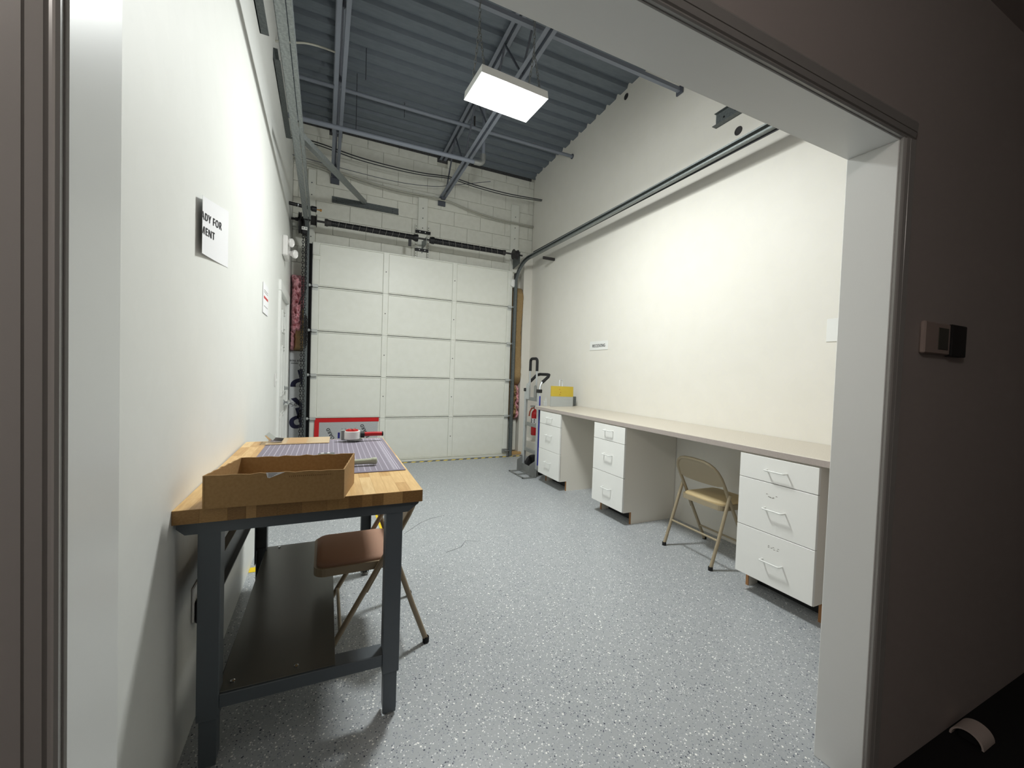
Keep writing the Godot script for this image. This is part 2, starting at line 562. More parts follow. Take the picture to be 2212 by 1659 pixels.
func block_wall():
	var st := mk()
	bx(st, XL - 0.12, XR + 0.12, 0, 4.9, ZB - 0.2, ZB - 0.012)
	var w := obj("wall_back", st, M.mortar)
	tag(w, "white painted concrete block wall around the overhead door", "wall", "", "structure")
	var shapes := {}
	var ch := 0.214
	var y0 := 2.94
	for row in range(-14, 8):
		var ya := y0 + row * ch
		var yb := ya + ch
		if yb <= 0.0:
			continue
		ya = maxf(ya, 0.0)
		var topmost := row == 7
		if topmost:
			yb = ya + 0.12
		var x := XL + 0.05 - (0.214 if posmod(row, 2) == 1 else 0.0) - 0.2
		while x < XR + 0.05:
			var xa := maxf(x, XL - 0.0)
			var xb := minf(x + 0.428, XR + 0.05)
			x += 0.428
			if xb - xa < 0.03:
				continue
			if yb < 2.96 and xa > 0.1 and xb < 2.5:
				continue      # behind the door
			var spans := [[xa, xb]]
			if topmost:      # pockets that the joists sit in
				for jx in [0.085, 1.575]:
					if xa < jx + 0.08 and xb > jx - 0.08:
						spans = [[xa, jx - 0.08], [jx + 0.08, xb]]
			for sp in spans:
				if sp[1] - sp[0] < 0.03:
					continue
				var key := "%.3f,%.3f" % [sp[1] - sp[0], yb - ya]
				if not shapes.has(key):
					st = mk()
					cbox(st, Vector3.ZERO, Vector3(sp[1] - sp[0] - 0.004, yb - ya - 0.004, 0.03), 0.003)
					shapes[key] = st.commit()
					(shapes[key] as ArrayMesh).surface_set_material(0, M.block)
				var o := MeshInstance3D.new()
				o.name = "block"
				o.mesh = shapes[key]
				o.position = Vector3((sp[0] + sp[1]) * 0.5, (ya + yb) * 0.5, ZB - 0.015 + rng.randf_range(-0.0012, 0.0012))
				w.add_child(o, true)
	st = mk()
	bx(st, XL, XR, 4.5, 4.62, ZB - 0.012, ZB - 0.006)
	obj("mortar_bed", st, M.raw, w)

func deck_y(z: float) -> float:
	return 4.575 + 0.035 * (z - ZB)

func roof():
	# corrugated steel deck, ribs running across the room
	var st := mk()
	var pts := []
	var z := ZB - 0.15
	while z < -0.7:
		pts.append_array([Vector2(z, 0), Vector2(z + 0.118, 0), Vector2(z + 0.136, 0.04), Vector2(z + 0.182, 0.04), Vector2(z + 0.2, 0)])
		z += 0.2
	for i in pts.size() - 1:
		var a: Vector2 = pts[i]
		var b: Vector2 = pts[i + 1]
		if b.x - a.x < 1e-4:
			continue
		var ya := deck_y(a.x) + a.y
		var yb := deck_y(b.x) + b.y
		var n := Vector3(0, -(b.x - a.x), yb - ya).normalized()
		quad(st, Vector3(XL - 0.1, ya, a.x), Vector3(XR + 0.1, ya, a.x), Vector3(XR + 0.1, yb, b.x), Vector3(XL - 0.1, yb, b.x), n)
		quad(st, Vector3(XL - 0.1, ya + 0.03, a.x), Vector3(XR + 0.1, ya + 0.03, a.x), Vector3(XR + 0.1, yb + 0.03, b.x), Vector3(XL - 0.1, yb + 0.03, b.x), -n)
	struct("ceiling", st, M.deck, "blue grey corrugated steel roof deck over the room", "ceiling")
	st = mk()
	bx(st, XL - 0.12, XR + 0.12, 4.86, 4.95, ZB - 0.2, -0.7)
	struct("roof", st, M.raw, "roof above the corrugated deck, hidden from below", "roof")
	# open web joists
	var labs := ["grey open-web steel joist by the left wall track", "grey open-web steel joist passing above the bright ceiling lamp"]
	for k in 2:
		var x: float = [0.085, 1.575][k]
		var o := thing("steel_joist", labs[k], "joist", Vector3(x, 3.95, -6.15), 0.0, "open-web roof joists")
		var z0 := ZB + 0.005
		var z1 := -0.85
		var chord := func(y0: float, tall: float, wide: float, nm: String):
			for s in [-1.0, 1.0]:
				var q := mk()
				var yy := func(zz: float) -> float: return y0 + 0.035 * (zz - ZB)
				# an angle: a flat leg and an upright leg beside the gap
				var xa: float = x + s * 0.012
				var xb: float = x + s * (0.012 + wide)
				for leg in 2:
					var c := [Vector3(xa, yy.call(z0), z0), Vector3(xb if leg == 0 else xa + s * 0.004, yy.call(z0), z0)]
					var hgt := 0.004 if leg == 0 else tall
					var e0: Array = [c[0], c[1], c[1] + Vector3(0, hgt, 0), c[0] + Vector3(0, hgt, 0)]
					var e1 := []
					for p in e0:
						e1.append(Vector3(p.x, p.y + 0.035 * (z1 - z0), z1))
					for i in 4:
						var j := (i + 1) % 4
						var nn: Vector3 = ((e0[j] - e0[i]) as Vector3).cross(Vector3(0, 0, 1)).normalized()
						var ctr: Vector3 = (e0[0] + e0[2]) * 0.5
						if nn.dot(((e0[i] + e0[j]) * 0.5) - ctr) < 0: nn = -nn
						quad(q, e0[i], e0[j], e1[j], e1[i], nn)
					quad(q, e0[0], e0[1], e0[2], e0[3], Vector3(0, 0, -1))
					quad(q, e1[0], e1[1], e1[2], e1[3], Vector3(0, 0, 1))
				objw(nm, q, M.steel_paint, o)
		chord.call(3.945, 0.04, 0.038, "bottom_chord")
		chord.call(4.53, 0.035, 0.04, "top_chord")
		var zz := ZB + 0.25
		var up := false
		while zz < -1.2:
			var q := mk()
			var a := Vector3(x, (3.96 if not up else 4.53) + 0.035 * (zz - ZB), zz)
			var b := Vector3(x, (4.53 if not up else 3.96) + 0.035 * (zz + 0.42 - ZB), zz + 0.42)
			cyl(q, a, b, 0.011, 6)
			objw("web_rod", q, M.steel_dark, o)
			up = not up
			zz += 0.42
		var q2 := mk()
		bx(q2, x - 0.055, x + 0.055, 3.845, 3.925, ZB + 0.003, ZB + 0.03)
		bx(q2, x - 0.03, x + 0.03, 3.915, 3.95, ZB + 0.003, ZB + 0.12)
		objw("seat_plate", q2, M.steel_dark, o)
	# pipes
	var p := thing("sprinkler_pipe", "grey pipe with an elbow hung under both roof joists", "pipe", Vector3(-0.4, 3.88, -4.78))
	st = mk()
	cyl(st, Vector3(XL + 0.002, 3.875, -4.8), Vector3(1.62, 3.885, -4.78), 0.024)
	cyl(st, Vector3(1.715, 3.97, -4.78), Vector3(1.715, deck_y(-4.78) - 0.05, -4.78), 0.022)
	objw("pipe_run", st, M.steel_paint, p)
	st = mk()
	tube(st, [Vector3(1.6, 3.885, -4.78), Vector3(1.66, 3.886, -4.78)] + arc(Vector3(1.66, 3.94, -4.78), Vector3(1, 0, 0), Vector3(0, 1, 0), 0.055, -PI / 2, 0, 6) + [Vector3(1.715, 4.0, -4.78)], 0.031, 12)
	objw("elbow", st, M.alu_dull, p)
	p = thing("conduit_pipe", "straight grey pipe running above the joist bottoms into right wall", "pipe", Vector3(XL, 4.385, -4.945))
	st = mk()
	cyl(st, Vector3(XL + 0.002, 4.38, -4.95), Vector3(XR - 0.004, 4.4, -4.95), 0.021)
	objw("pipe_run", st, M.steel_paint, p)
	st = mk()
	cyl(st, Vector3(XR - 0.012, 4.4, -4.95), Vector3(XR - 0.001, 4.4, -4.95), 0.034)
	objw("wall_collar", st, M.steel_dark, p)
	st = mk()
	bx(st, 1.64, 1.655, 4.4, 4.53, -4.96, -4.935)
	objw("hanger", st, M.iron, p)
	p = thing("roof_strut", "thin square steel strut ending in the right wall near the doorway", "strut", Vector3(1.0, 4.14, -3.03))
	st = mk()
	box(st, Vector3(1.84, 4.15, -3.03), Vector3(2.5, 0.036, 0.036))
	objw("bar", st, M.steel_paint, p)
	st = mk()
	cb(st, XR - 0.02, XR - 0.002, 4.11, 4.19, -3.07, -2.99)
	objw("end_plate", st, M.steel_dark, p)

func deck_wires():
	var at := [[0.33, 4.30, 4.62, -4.55, "thin dark wire hanging from the deck right of the first joist"], [0.27, 3.95, 4.6, -4.95, "longest thin dark wire hanging beside the first joist to the pipe"], [0.83, 4.42, 4.6, -5.2, "short thin dark wire hanging from the deck midway between the joists"], [0.95, 4.5, 4.68, -3.3, "short thin dark wire hanging from the deck left of the lamp"]]
	for q in at:
		var st := mk()
		cyl(st, Vector3(q[0], q[1], q[3]), Vector3(q[0], q[2], q[3]), 0.0035, 6)
		tag(obj("deck_wire", st, M.cable), q[4], "wire", "wires hanging from the deck")

func link_chain(st, a: Vector3, b: Vector3, pitch := 0.028, r := 0.0032, half := 0.010):
	var d := b - a
	var n := int(d.length() / pitch)
	var dir := d.normalized()
	var s0 := dir.cross(Vector3.RIGHT if absf(dir.x) < 0.8 else Vector3.UP).normalized()
	var s1 := dir.cross(s0)
	for i in n:
		var c := a + dir * pitch * (i + 0.5)
		var s := s0 if i % 2 == 0 else s1
		var pts := []
		for k in 8:
			var t := TAU * k / 8.0
			pts.append(c + dir * cos(t) * pitch * 0.68 + s * sin(t) * half)
		tube(st, pts, r, 4, true)

func ceiling_lamp():
	var c := Vector3(1.23, 3.45, -2.955)
	var turn := 0.055
	var o := thing("ceiling_lamp", "bright rectangular lamp hung on chains below the roof joists", "lamp", c, turn)
	var st := mk()
	var X := 0.555
	var Z := 0.345
	# shallow tray, slightly smaller on top
	var lo := [Vector3(-X / 2, 0, -Z / 2), Vector3(X / 2, 0, -Z / 2), Vector3(X / 2, 0, Z / 2), Vector3(-X / 2, 0, Z / 2)]
	var hi := []
	for p in lo:
		hi.append(Vector3(p.x * 0.985, 0.06, p.z * 0.96))
	for i in 4:
		var j := (i + 1) % 4
		var n: Vector3 = (lo[i] + lo[j]).normalized()
		quad(st, lo[i], lo[j], hi[j], hi[i], n)
		quad(st, lo[i] * 0.975, lo[j] * 0.975, hi[j] * 0.975, hi[i] * 0.975, -n)
		quad(st, lo[i], lo[j], lo[j] * 0.975, lo[i] * 0.975, Vector3.DOWN)
	quad(st, hi[0], hi[1], hi[2], hi[3], Vector3.UP)
	cbox(st, Vector3(0, 0.075, 0), Vector3(0.3, 0.03, 0.12), 0.006)
	obj("housing", st, M.white, o)
	st = mk()
	cbox(st, Vector3(0, 0.008, 0), Vector3(X * 0.972, 0.012, Z * 0.97), 0.003)
	obj("diffuser", st, M.glow, o)
	for s in [-1.0, 1.0]:
		st = mk()
		var top := Vector3(s * 0.235, deck_y(-2.95) - c.y - 0.02, -0.02)
		for f in [-1.0, 1.0]:
			link_chain(st, Vector3(s * 0.235, 0.06, f * 0.12), Vector3(s * 0.235, 0.45, 0), 0.034, 0.0028, 0.009)
		link_chain(st, Vector3(s * 0.235, 0.45, 0), top, 0.034, 0.0028, 0.009)
		var ch := obj("hanging_chain", st, M.alu_dull, o)
		ch.set_meta("kind", "stuff")
	var al := AreaLight3D.new()
	al.name = "lamp_light"
	al.area_size = Vector2(X * 0.96, Z * 0.96)
	al.light_energy = 6.7
	al.light_color = Color(0.985, 1.0, 0.99)
	al.area_range = 14.0
	al.shadow_enabled = true
	o.add_child(al)
	al.position = Vector3(0, -0.004, 0)
	al.rotation = Vector3(-PI / 2, 0, 0)
	var om := OmniLight3D.new()      # the lens also throws light sideways
	om.name = "lamp_side_light"
	om.light_energy = 1.0
	om.light_color = al.light_color
	om.light_size = 0.1
	om.omni_range = 14.0
	om.omni_attenuation = 2.0
	om.shadow_enabled = true
	o.add_child(om)
	om.position = Vector3(0, -0.11, 0)

# ---------------------------------------------------------------- overhead door
func garage_door():
	var x0 := -0.165
	var x1 := 2.715
	var ys := [0.03, 0.652, 1.229, 1.813, 2.398, 2.976]
	var zf := -5.985
	var d := thing("door_1", "white sectional overhead door with five rows of panels", "garage door", Vector3(1.275, 0, zf), 0.0, "", "structure")
	var sx := [[x0, -0.085], [0.728, 0.80], [1.728, 1.792], [2.635, x1]]
	for i in 5:
		var a: float = ys[i] + 0.004
		var b: float = ys[i + 1] - 0.004
		var st := mk()
		bx(st, x0, x1, a, b, zf - 0.045, zf - 0.014)
		# rolled top and bottom rails
		cb(st, x0, x1, b - 0.016, b, zf - 0.03, zf - 0.001, 0.004)
		cb(st, x0, x1, a, a + 0.012, zf - 0.03, zf - 0.003, 0.004)
		var sec := objw("section", st, M.door, d)
		for k in 3:
			st = mk()
			cb(st, sx[k][1] + 0.003, sx[k + 1][0] - 0.003, a + 0.015, b - 0.018, zf - 0.016, zf - 0.008, 0.004)
			objw("panel", st, M.door, sec)
		for k in 4:
			st = mk()
			cb(st, sx[k][0], sx[k][1], a + 0.008, b - 0.008, zf - 0.016, zf, 0.003)
			objw("stile", st, M.door, sec)
			if k == 1 or k == 2:
				st = mk()
				cyl(st, Vector3((sx[k][0] + sx[k][1]) * 0.5, lerpf(a, b, 0.52), zf - 0.001), Vector3((sx[k][0] + sx[k][1]) * 0.5, lerpf(a, b, 0.52), zf + 0.005), 0.007, 8)
				objw("bolt", st, M.iron, sec)
		# hinges across the joint above
		if i < 4:
			for k in 4:
				st = mk()
				var xm: float = (sx[k][0] + sx[k][1]) * 0.5
				var yj: float = ys[i + 1]
				if k == 1 or k == 2:
					cb(st, xm - 0.026, xm + 0.026, yj - 0.05, yj + 0.045, zf, zf + 0.0025, 0.001)
					cyl(st, Vector3(xm - 0.034, yj, zf + 0.003), Vector3(xm + 0.034, yj, zf + 0.003), 0.007, 8)
				else:
					var s := -1.0 if k == 0 else 1.0
					cb(st, xm - 0.035, xm + 0.035, yj - 0.055, yj - 0.012, zf, zf + 0.003, 0.001)
					cb(st, xm - 0.035, xm + 0.035, yj - 0.02, yj + 0.018, zf, zf + 0.03, 0.004)
					cyl(st, Vector3(xm, yj, zf + 0.022), Vector3(xm + s * 0.075, yj, zf + 0.022), 0.008, 8)
					cyl(st, Vector3(xm + s * 0.056, yj, zf + 0.022), Vector3(xm + s * 0.075, yj, zf + 0.022), 0.02, 10)
				objw("hinge", st, M.hinge if (k == 0 or k == 3) else M.door, d)
	var st2 := mk()
	# top roller bracket folded out on the right, and a pull plate on the left
	prism(st2, [Vector2(0, 0), Vector2(0.07, 0), Vector2(0.045, -0.12), Vector2(-0.01, -0.1)], 0.0, 0.05, Transform3D(Basis(), Vector3(2.68, 2.83, zf)))
	objw("top_bracket", st2, M.white, d)
	st2 = mk()
	cb(st2, -0.16, -0.07, 2.80, 2.812, zf, zf + 0.02, 0.003)
	cb(st2, -0.16, -0.07, 2.745, 2.80, zf, zf + 0.004, 0.002)
	objw("top_bracket", st2, M.door, d)
	st2 = mk()
	cb(st2, x0, x1, 0.0, 0.034, zf - 0.04, zf - 0.012, 0.004)
	objw("bottom_seal", st2, M.door, d)
	st2 = mk()
	cb(st2, 2.62, 2.70, 0.06, 0.12, zf, zf + 0.03, 0.004)
	cyl(st2, Vector3(2.66, 0.085, zf + 0.03), Vector3(2.76, 0.085, zf + 0.03), 0.012, 8)
	objw("bottom_bracket", st2, M.alu_dull, d)
	# the foil-faced board taped over the lower left panel
	var p := thing("insulation_patch", "silver foil board taped with red tape over lower left door panel", "insulation board", Vector3(0.3, 0.02, zf + 0.008))
	var st := mk()
	cb(st, -0.075, 0.70, 0.03, 0.635, zf + 0.0045, zf + 0.016, 0.002)
	objw("foil_board", st, M.foil, p)
	st = mk()
	cb(st, -0.09, 0.712, 0.60, 0.655, zf + 0.0165, zf + 0.019, 0.001)
	objw("red_tape", st, M.red, p)
	st = mk()
	prism(st, [Vector2(-0.115, 0.03), Vector2(-0.055, 0.03), Vector2(-0.045, 0.62), Vector2(-0.10, 0.64)], zf + 0.0165, zf + 0.0195)
	objw("red_tape", st, M.red, p)
	var q := [["A BOARD", 0.115, 0.40], ["BOARD", 0.53, 0.47]]
	for w in q:
		lettering(w[0], 0.045, Transform3D(Basis(Vector3(0, 0, 1), deg_to_rad(116)), Vector3(w[1], w[2], zf + 0.0163)), M.ink, p)
	lettering("1.5", 0.04, Transform3D(Basis(), Vector3(0.26, 0.49, zf + 0.0163)), M.galv_dark, p, false)
	lettering("R-5", 0.04, Transform3D(Basis(), Vector3(0.38, 0.49, zf + 0.0163)), M.galv_dark, p, false)

func spring_shaft():
	var z := -5.88
	var y := 3.208
	var o := thing("torsion_spring_assembly", "black torsion springs and cable drums on the shaft above the overhead door", "door springs", Vector3(1.28, y, z))
	var X := Transform3D(Basis(Vector3(0, 1, 0), Vector3(1, 0, 0), Vector3(0, 0, -1)), Vector3(0, y, z))
	var st := mk()
	cyl(st, Vector3(-0.34, y, z), Vector3(2.82, y, z), 0.0135)
	objw("shaft", st, M.iron, o)
	for k in 2:
		var a: float = [0.0, 1.37][k]
		var b: float = [1.14, 2.52][k]
		st = mk()
		var prof := []
		var n := 90
		for i in n + 1:
			var f := float(i) / n
			var r := 0.0345 if i % 2 == 0 else 0.0375
			if k == 1: r *= lerpf(1.12, 0.95, f)
			prof.append(Vector2(r, lerpf(a, b, f)))
		prof.push_front(Vector2(0.0, a)); prof.append(Vector2(0.0, b))
		lathe(st, prof, 14, X)
		var coil := objw("spring", st, M.black_metal, o)
		st = mk()
		var turns := 11 if k == 0 else 10
		for i in turns:
			var xc := lerpf(a + 0.1, b - 0.1, (i + 0.5) / turns)
			var pts := []
			for t in 13:
				var ang := lerpf(-0.6 * PI, 0.75 * PI, t / 12.0)
				var s := 1.0 if k == 0 else -1.0
				pts.append(Vector3(xc + s * ang * 0.008, y + sin(ang + 0.6) * 0.0385 * (1.03 if k == 1 else 1.0), z + cos(ang + 0.6) * 0.0385 * (1.03 if k == 1 else 1.0)))
			tube(st, pts, 0.0022, 4)
		objw("paint_stripe", st, M.stripe, coil)
		st = mk()
		var e: float = a if k == 0 else b
		lathe(st, [Vector2(0.0, -0.03), Vector2(0.045, -0.03), Vector2(0.048, 0.0), Vector2(0.04, 0.02), Vector2(0.038, 0.05), Vector2(0, 0.05)] if k == 0 else [Vector2(0, -0.05), Vector2(0.037, -0.05), Vector2(0.042, 0.0), Vector2(0, 0.0)], 14, Transform3D(X.basis, X.origin + Vector3(e, 0, 0)))
		objw("winding_cone", st, M.iron, o)
		st = mk()
		var c: float = b if k == 0 else a
		lathe(st, [Vector2(0, -0.03), Vector2(0.042, -0.03), Vector2(0.05, 0.0), Vector2(0.05, 0.03), Vector2(0, 0.03)], 14, Transform3D(X.basis, X.origin + Vector3(c, 0, 0)))
		if k == 0: bx(st, c - 0.1, c - 0.06, y - 0.13, y - 0.02, z - 0.01, z + 0.01)
		objw("anchor_cone", st, M.black_metal, o)
	for k in 2:
		var x: float = [-0.16, 2.70][k]
		st = mk()
		var pr := []
		for i in 9:
			pr.append(Vector2(0.062 if i % 2 == 0 else 0.056, lerpf(-0.03, 0.03, i / 8.0)))
		pr.push_front(Vector2(0.075, -0.034)); pr.push_front(Vector2(0, -0.034))
		pr.append(Vector2(0.078, 0.034)); pr.append(Vector2(0.078, 0.04)); pr.append(Vector2(0, 0.04))
		lathe(st, pr, 20, Transform3D(X.basis if k == 0 else Basis(Vector3(0, 1, 0), Vector3(-1, 0, 0), Vector3(0, 0, 1)), Vector3(x, y, z)))
		objw("cable_drum", st, M.iron, o)
		st = mk()
		var xb: float = [-0.235, 2.79][k]
		prism(st, [Vector2(-0.05, 0.06), Vector2(0.2, 0.06), Vector2(0.24, -0.1), Vector2(0.2, -0.16), Vector2(-0.05, -0.12)], xb - 0.003, xb + 0.003, Transform3D(Basis(Vector3(0, 0, -1), Vector3(0, 1, 0), Vector3(1, 0, 0)), Vector3(0, y, -5.95)))
		objw("bearing_plate", st, M.galv_dark, o)
	# centre pads, slotted strips and the two black bars
	var pads := [[1.222, 1.36, 3.0, 3.91, "white painted mounting board under the middle of the spring shaft"], [2.735, 2.877, 3.0, 4.1, "white painted mounting board beside the right end of the spring shaft"], [-0.24, -0.15, 2.98, 3.97, "white painted mounting board behind the left end of the spring shaft"]]
	for q in pads:
		st = mk()
		cb(st, q[0], q[1], q[2], q[3], ZB + 0.003, ZB + 0.04, 0.004)
		var pad := obj("mounting_board", st, M.door)
		tag(pad, q[4], "board", "boards on the block wall")
		for yy in [0.1, 0.28, 0.5, 0.66, 0.82]:
			st = mk()
			var P := Vector3((q[0] + q[1]) * 0.5, lerpf(q[2], q[3], yy), ZB + 0.04)
			cyl(st, P, P + Vector3(0, 0, 0.004), 0.008, 8)
			obj("bolt", st, M.galv_dark, pad)
	var br := thing("centre_bracket", "slotted white strips with two black bars holding the spring shaft centre", "bracket", Vector3(1.29, 3.02, ZB))
	for xx in [[1.185, 1.215], [1.367, 1.397]]:
		st = mk()
		cb(st, xx[0], xx[1], 3.0, 3.5, ZB + 0.041, ZB + 0.046, 0.001)
		var sl := objw("slotted_strip", st, M.door, br)
		st = mk()
		for i in 14:
			bx(st, xx[0] + 0.008, xx[1] - 0.012, 3.03 + i * 0.033, 3.045 + i * 0.033, ZB + 0.0455, ZB + 0.0465)
		objw("slots", st, M.iron, sl)
	for yy in [3.39, 3.125]:
		st = mk()
		cb(st, 1.185, 1.41 if yy > 3.3 else 1.385, yy - 0.022, yy + 0.022, ZB + 0.047, ZB + 0.06, 0.002)
		var bar := objw("black_bar", st, M.black_metal, br)
		for xx in [1.25, 1.33]:
			st = mk()
			cyl(st, Vector3(xx, yy, ZB + 0.06), Vector3(xx, yy, ZB + 0.063), 0.008, 8)
			objw("bolt", st, M.white, bar)
	st = mk()
	bx(st, 1.275, 1.30, 3.0, 3.24, -5.9, -5.86)
	bx(st, 1.275, 1.30, 3.0, 3.1, ZB + 0.04, -5.86)
	st = mk()
	bx(st, 1.283, 1.289, 3.13, 3.24, ZB + 0.046, z + 0.03)
	objw("bearing_plate", st, M.galv, br)

func tracks():
	# right: vertical rail, curve and the long horizontal rail
	var o := thing("door_track", "long steel roller track along the right wall above the counter", "door track", Vector3(2.8, 0, -5.93), 0.0, "overhead door tracks")
	var st := mk()
	var U := func(q, pts: Array, xin: float, xout: float, h: float):
		# a channel open towards the door: web on the far side and two lips, swept along pts in the z-y plane
		for i in pts.size() - 1:
			var a: Vector3 = pts[i]
			var b: Vector3 = pts[i + 1]
			var d := (b - a).normalized()
			var nrm := Vector3(0, -d.z, d.y)
			var t := 0.003
			var B := Basis(Vector3(1, 0, 0), nrm, d)
			var L := a.distance_to(b)
			var m := (a + b) * 0.5
			box(q, Vector3(0, 0, 0), Vector3(t, h, L), Transform3D(B, m + Vector3(xout, 0, 0)))
			for s in [-1.0, 1.0]:
				box(q, Vector3.ZERO, Vector3(absf(xout - xin), t, L), Transform3D(B, m + Vector3((xin + xout) * 0.5, 0, 0) + nrm * s * h * 0.5))
				box(q, Vector3.ZERO, Vector3(t, 0.012, L), Transform3D(B, m + Vector3(xin, 0, 0) + nrm * s * (h * 0.5 - 0.006)))
	var vert := [Vector3(0, 0.0, -5.94), Vector3(0, 2.83, -5.94)]
	U.call(st, vert, 2.728, 2.764, 0.05)
	objw("vertical_rail", st, M.galv_dark, o)
	st = mk()
	var cp := arc(Vector3(0, 2.83, -5.63), Vector3(0, 0, -1), Vector3(0, 1, 0), 0.31, 0, PI / 2, 12)
	for i in cp.size():
		cp[i] += Vector3(lerpf(-0.032, 0.065, float(i) / (cp.size() - 1)), 0, 0)
	U.call(st, cp, 2.765, 2.80, 0.05)
	objw("curved_rail", st, M.galv_dark, o)
	st = mk()
	U.call(st, [Vector3(0, 3.14, -5.63), Vector3(0, 3.17, -0.95)], 2.825, 2.865, 0.052)
	objw("horizontal_rail", st, M.galv, o)
	st = mk()
	bx(st, 2.868, 2.871, 3.12, 3.21, -5.6, -0.95)
	bx(st, 2.868, 2.90, 3.205, 3.21, -5.6, -0.95)
	objw("stiffening_angle", st, M.black_metal, o)
	st = mk()
	bx(st, 2.766, 2.80, 0.0, 2.95, -5.985, -5.98)
	bx(st, 2.766, 2.770, 0.0, 2.95, -6.05, -5.98)
	objw("jamb_angle", st, M.black_metal, o)
	st = mk()
	cb(st, 2.90, 3.095, 3.04, 3.08, -5.35, -5.325, 0.002)
	objw("wall_tie", st, M.iron, o)
	# left
	o = thing("door_track", "long steel roller track along the left wall above the workbench", "door track", Vector3(-0.22, 0, -5.93), 0.0, "overhead door tracks")
	st = mk()
	U.call(st, vert, -0.205, -0.25, 0.05)
	objw("vertical_rail", st, M.galv_dark, o)
	st = mk()
	U.call(st, arc(Vector3(0, 2.83, -5.63), Vector3(0, 0, -1), Vector3(0, 1, 0), 0.31, 0, PI / 2, 10), -0.205, -0.25, 0.05)
	objw("curved_rail", st, M.galv_dark, o)
	st = mk()
	U.call(st, [Vector3(0, 3.16, -5.63), Vector3(0, 3.16, -0.95)], -0.182, -0.203, 0.05)
	objw("horizontal_rail", st, M.galv, o)
	st = mk()
	bx(st, -0.262, -0.209, 3.13, 3.134, -5.62, -0.95)
	bx(st, -0.262, -0.258, 3.13, 3.19, -5.62, -0.95)
	objw("stiffening_angle", st, M.galv, o)
	st = mk()
	bx(st, -0.172, -0.166, 0.0, 2.95, -5.99, -5.95)
	bx(st, -0.235, -0.166, 0.0, 2.95, -6.02, -6.015)
	objw("jamb_angle", st, M.black_metal, o)
	# sway brace from the block wall up to the left track, on its wall angle
	var b := thing("sway_brace", "diagonal galvanised brace from the block wall to the left track", "brace", Vector3(0.49, 3.64, ZB))
	st = mk()
	var P := Vector3(0.495, 3.645, ZB + 0.045)
	var Q := Vector3(-0.24, 3.24, -3.8)
	var dd := (Q - P).normalized()
	var side := dd.cross(Vector3.UP).normalized()
	var Bz := Basis(side, dd.cross(side).normalized() * -1.0, dd).orthonormalized()
	var L := P.distance_to(Q)
	box(st, Vector3(0.0, 0.024, 0), Vector3(0.003, 0.048, L), Transform3D(Bz, (P + Q) * 0.5))
	box(st, Vector3(0.024, 0, 0), Vector3(0.048, 0.003, L), Transform3D(Bz, (P + Q) * 0.5))
	objw("strut", st, M.galv, b)
	st = mk()
	cb(st, 0.053, 0.942, 3.592, 3.682, ZB + 0.002, ZB + 0.006, 0.001)
	cb(st, 0.053, 0.942, 3.592, 3.597, ZB + 0.002, ZB + 0.04, 0.001)
	var wa := objw("wall_angle", st, M.galv_dark, b)
	for xx in [0.11, 0.86]:
		for yy in [3.622, 3.656]:
			st = mk()
			cyl(st, Vector3(xx, yy, ZB + 0.006), Vector3(xx, yy, ZB + 0.009), 0.006, 8)
			objw("bolt", st, M.iron, wa)
	# track hangers on the side walls
	var H := [[XL, 1.0, -3.86, -5.1, 3.79, 3.88, "long dark slotted angle bolted to left wall above the track"], [XL, 1.0, -2.2, -3.17, 3.49, 3.60, "shorter dark angle on left wall, top nearer the doorway"], [XR, -1.0, -1.9, -2.6, 3.56, 3.68, "short dark angle bracket on right wall under the doorway head"]]
	for q in H:
		st = mk()
		var s: float = q[1]
		var xw: float = q[0] + s * 0.002
		bx(st, xw, xw + s * 0.005, q[4], q[5], q[3], q[2])
		bx(st, xw, xw + s * 0.05, q[4], q[4] + 0.005, q[3], q[2])
		bx(st, xw, xw + s * 0.03, q[5] - 0.004, q[5], q[3], q[2])
		var an := obj("wall_angle", st, M.galv_dark)
		tag(an, q[6], "bracket", "angles on the side walls")
		for i in 6:
			st = mk()
			var zz := lerpf(q[3] + 0.08, q[2] - 0.08, i / 5.0)
			cyl(st, Vector3(xw + s * 0.005, (q[4] + q[5]) * 0.5, zz), Vector3(xw + s * 0.008, (q[4] + q[5]) * 0.5, zz), 0.008, 8)
			obj("bolt", st, M.black_metal, an)

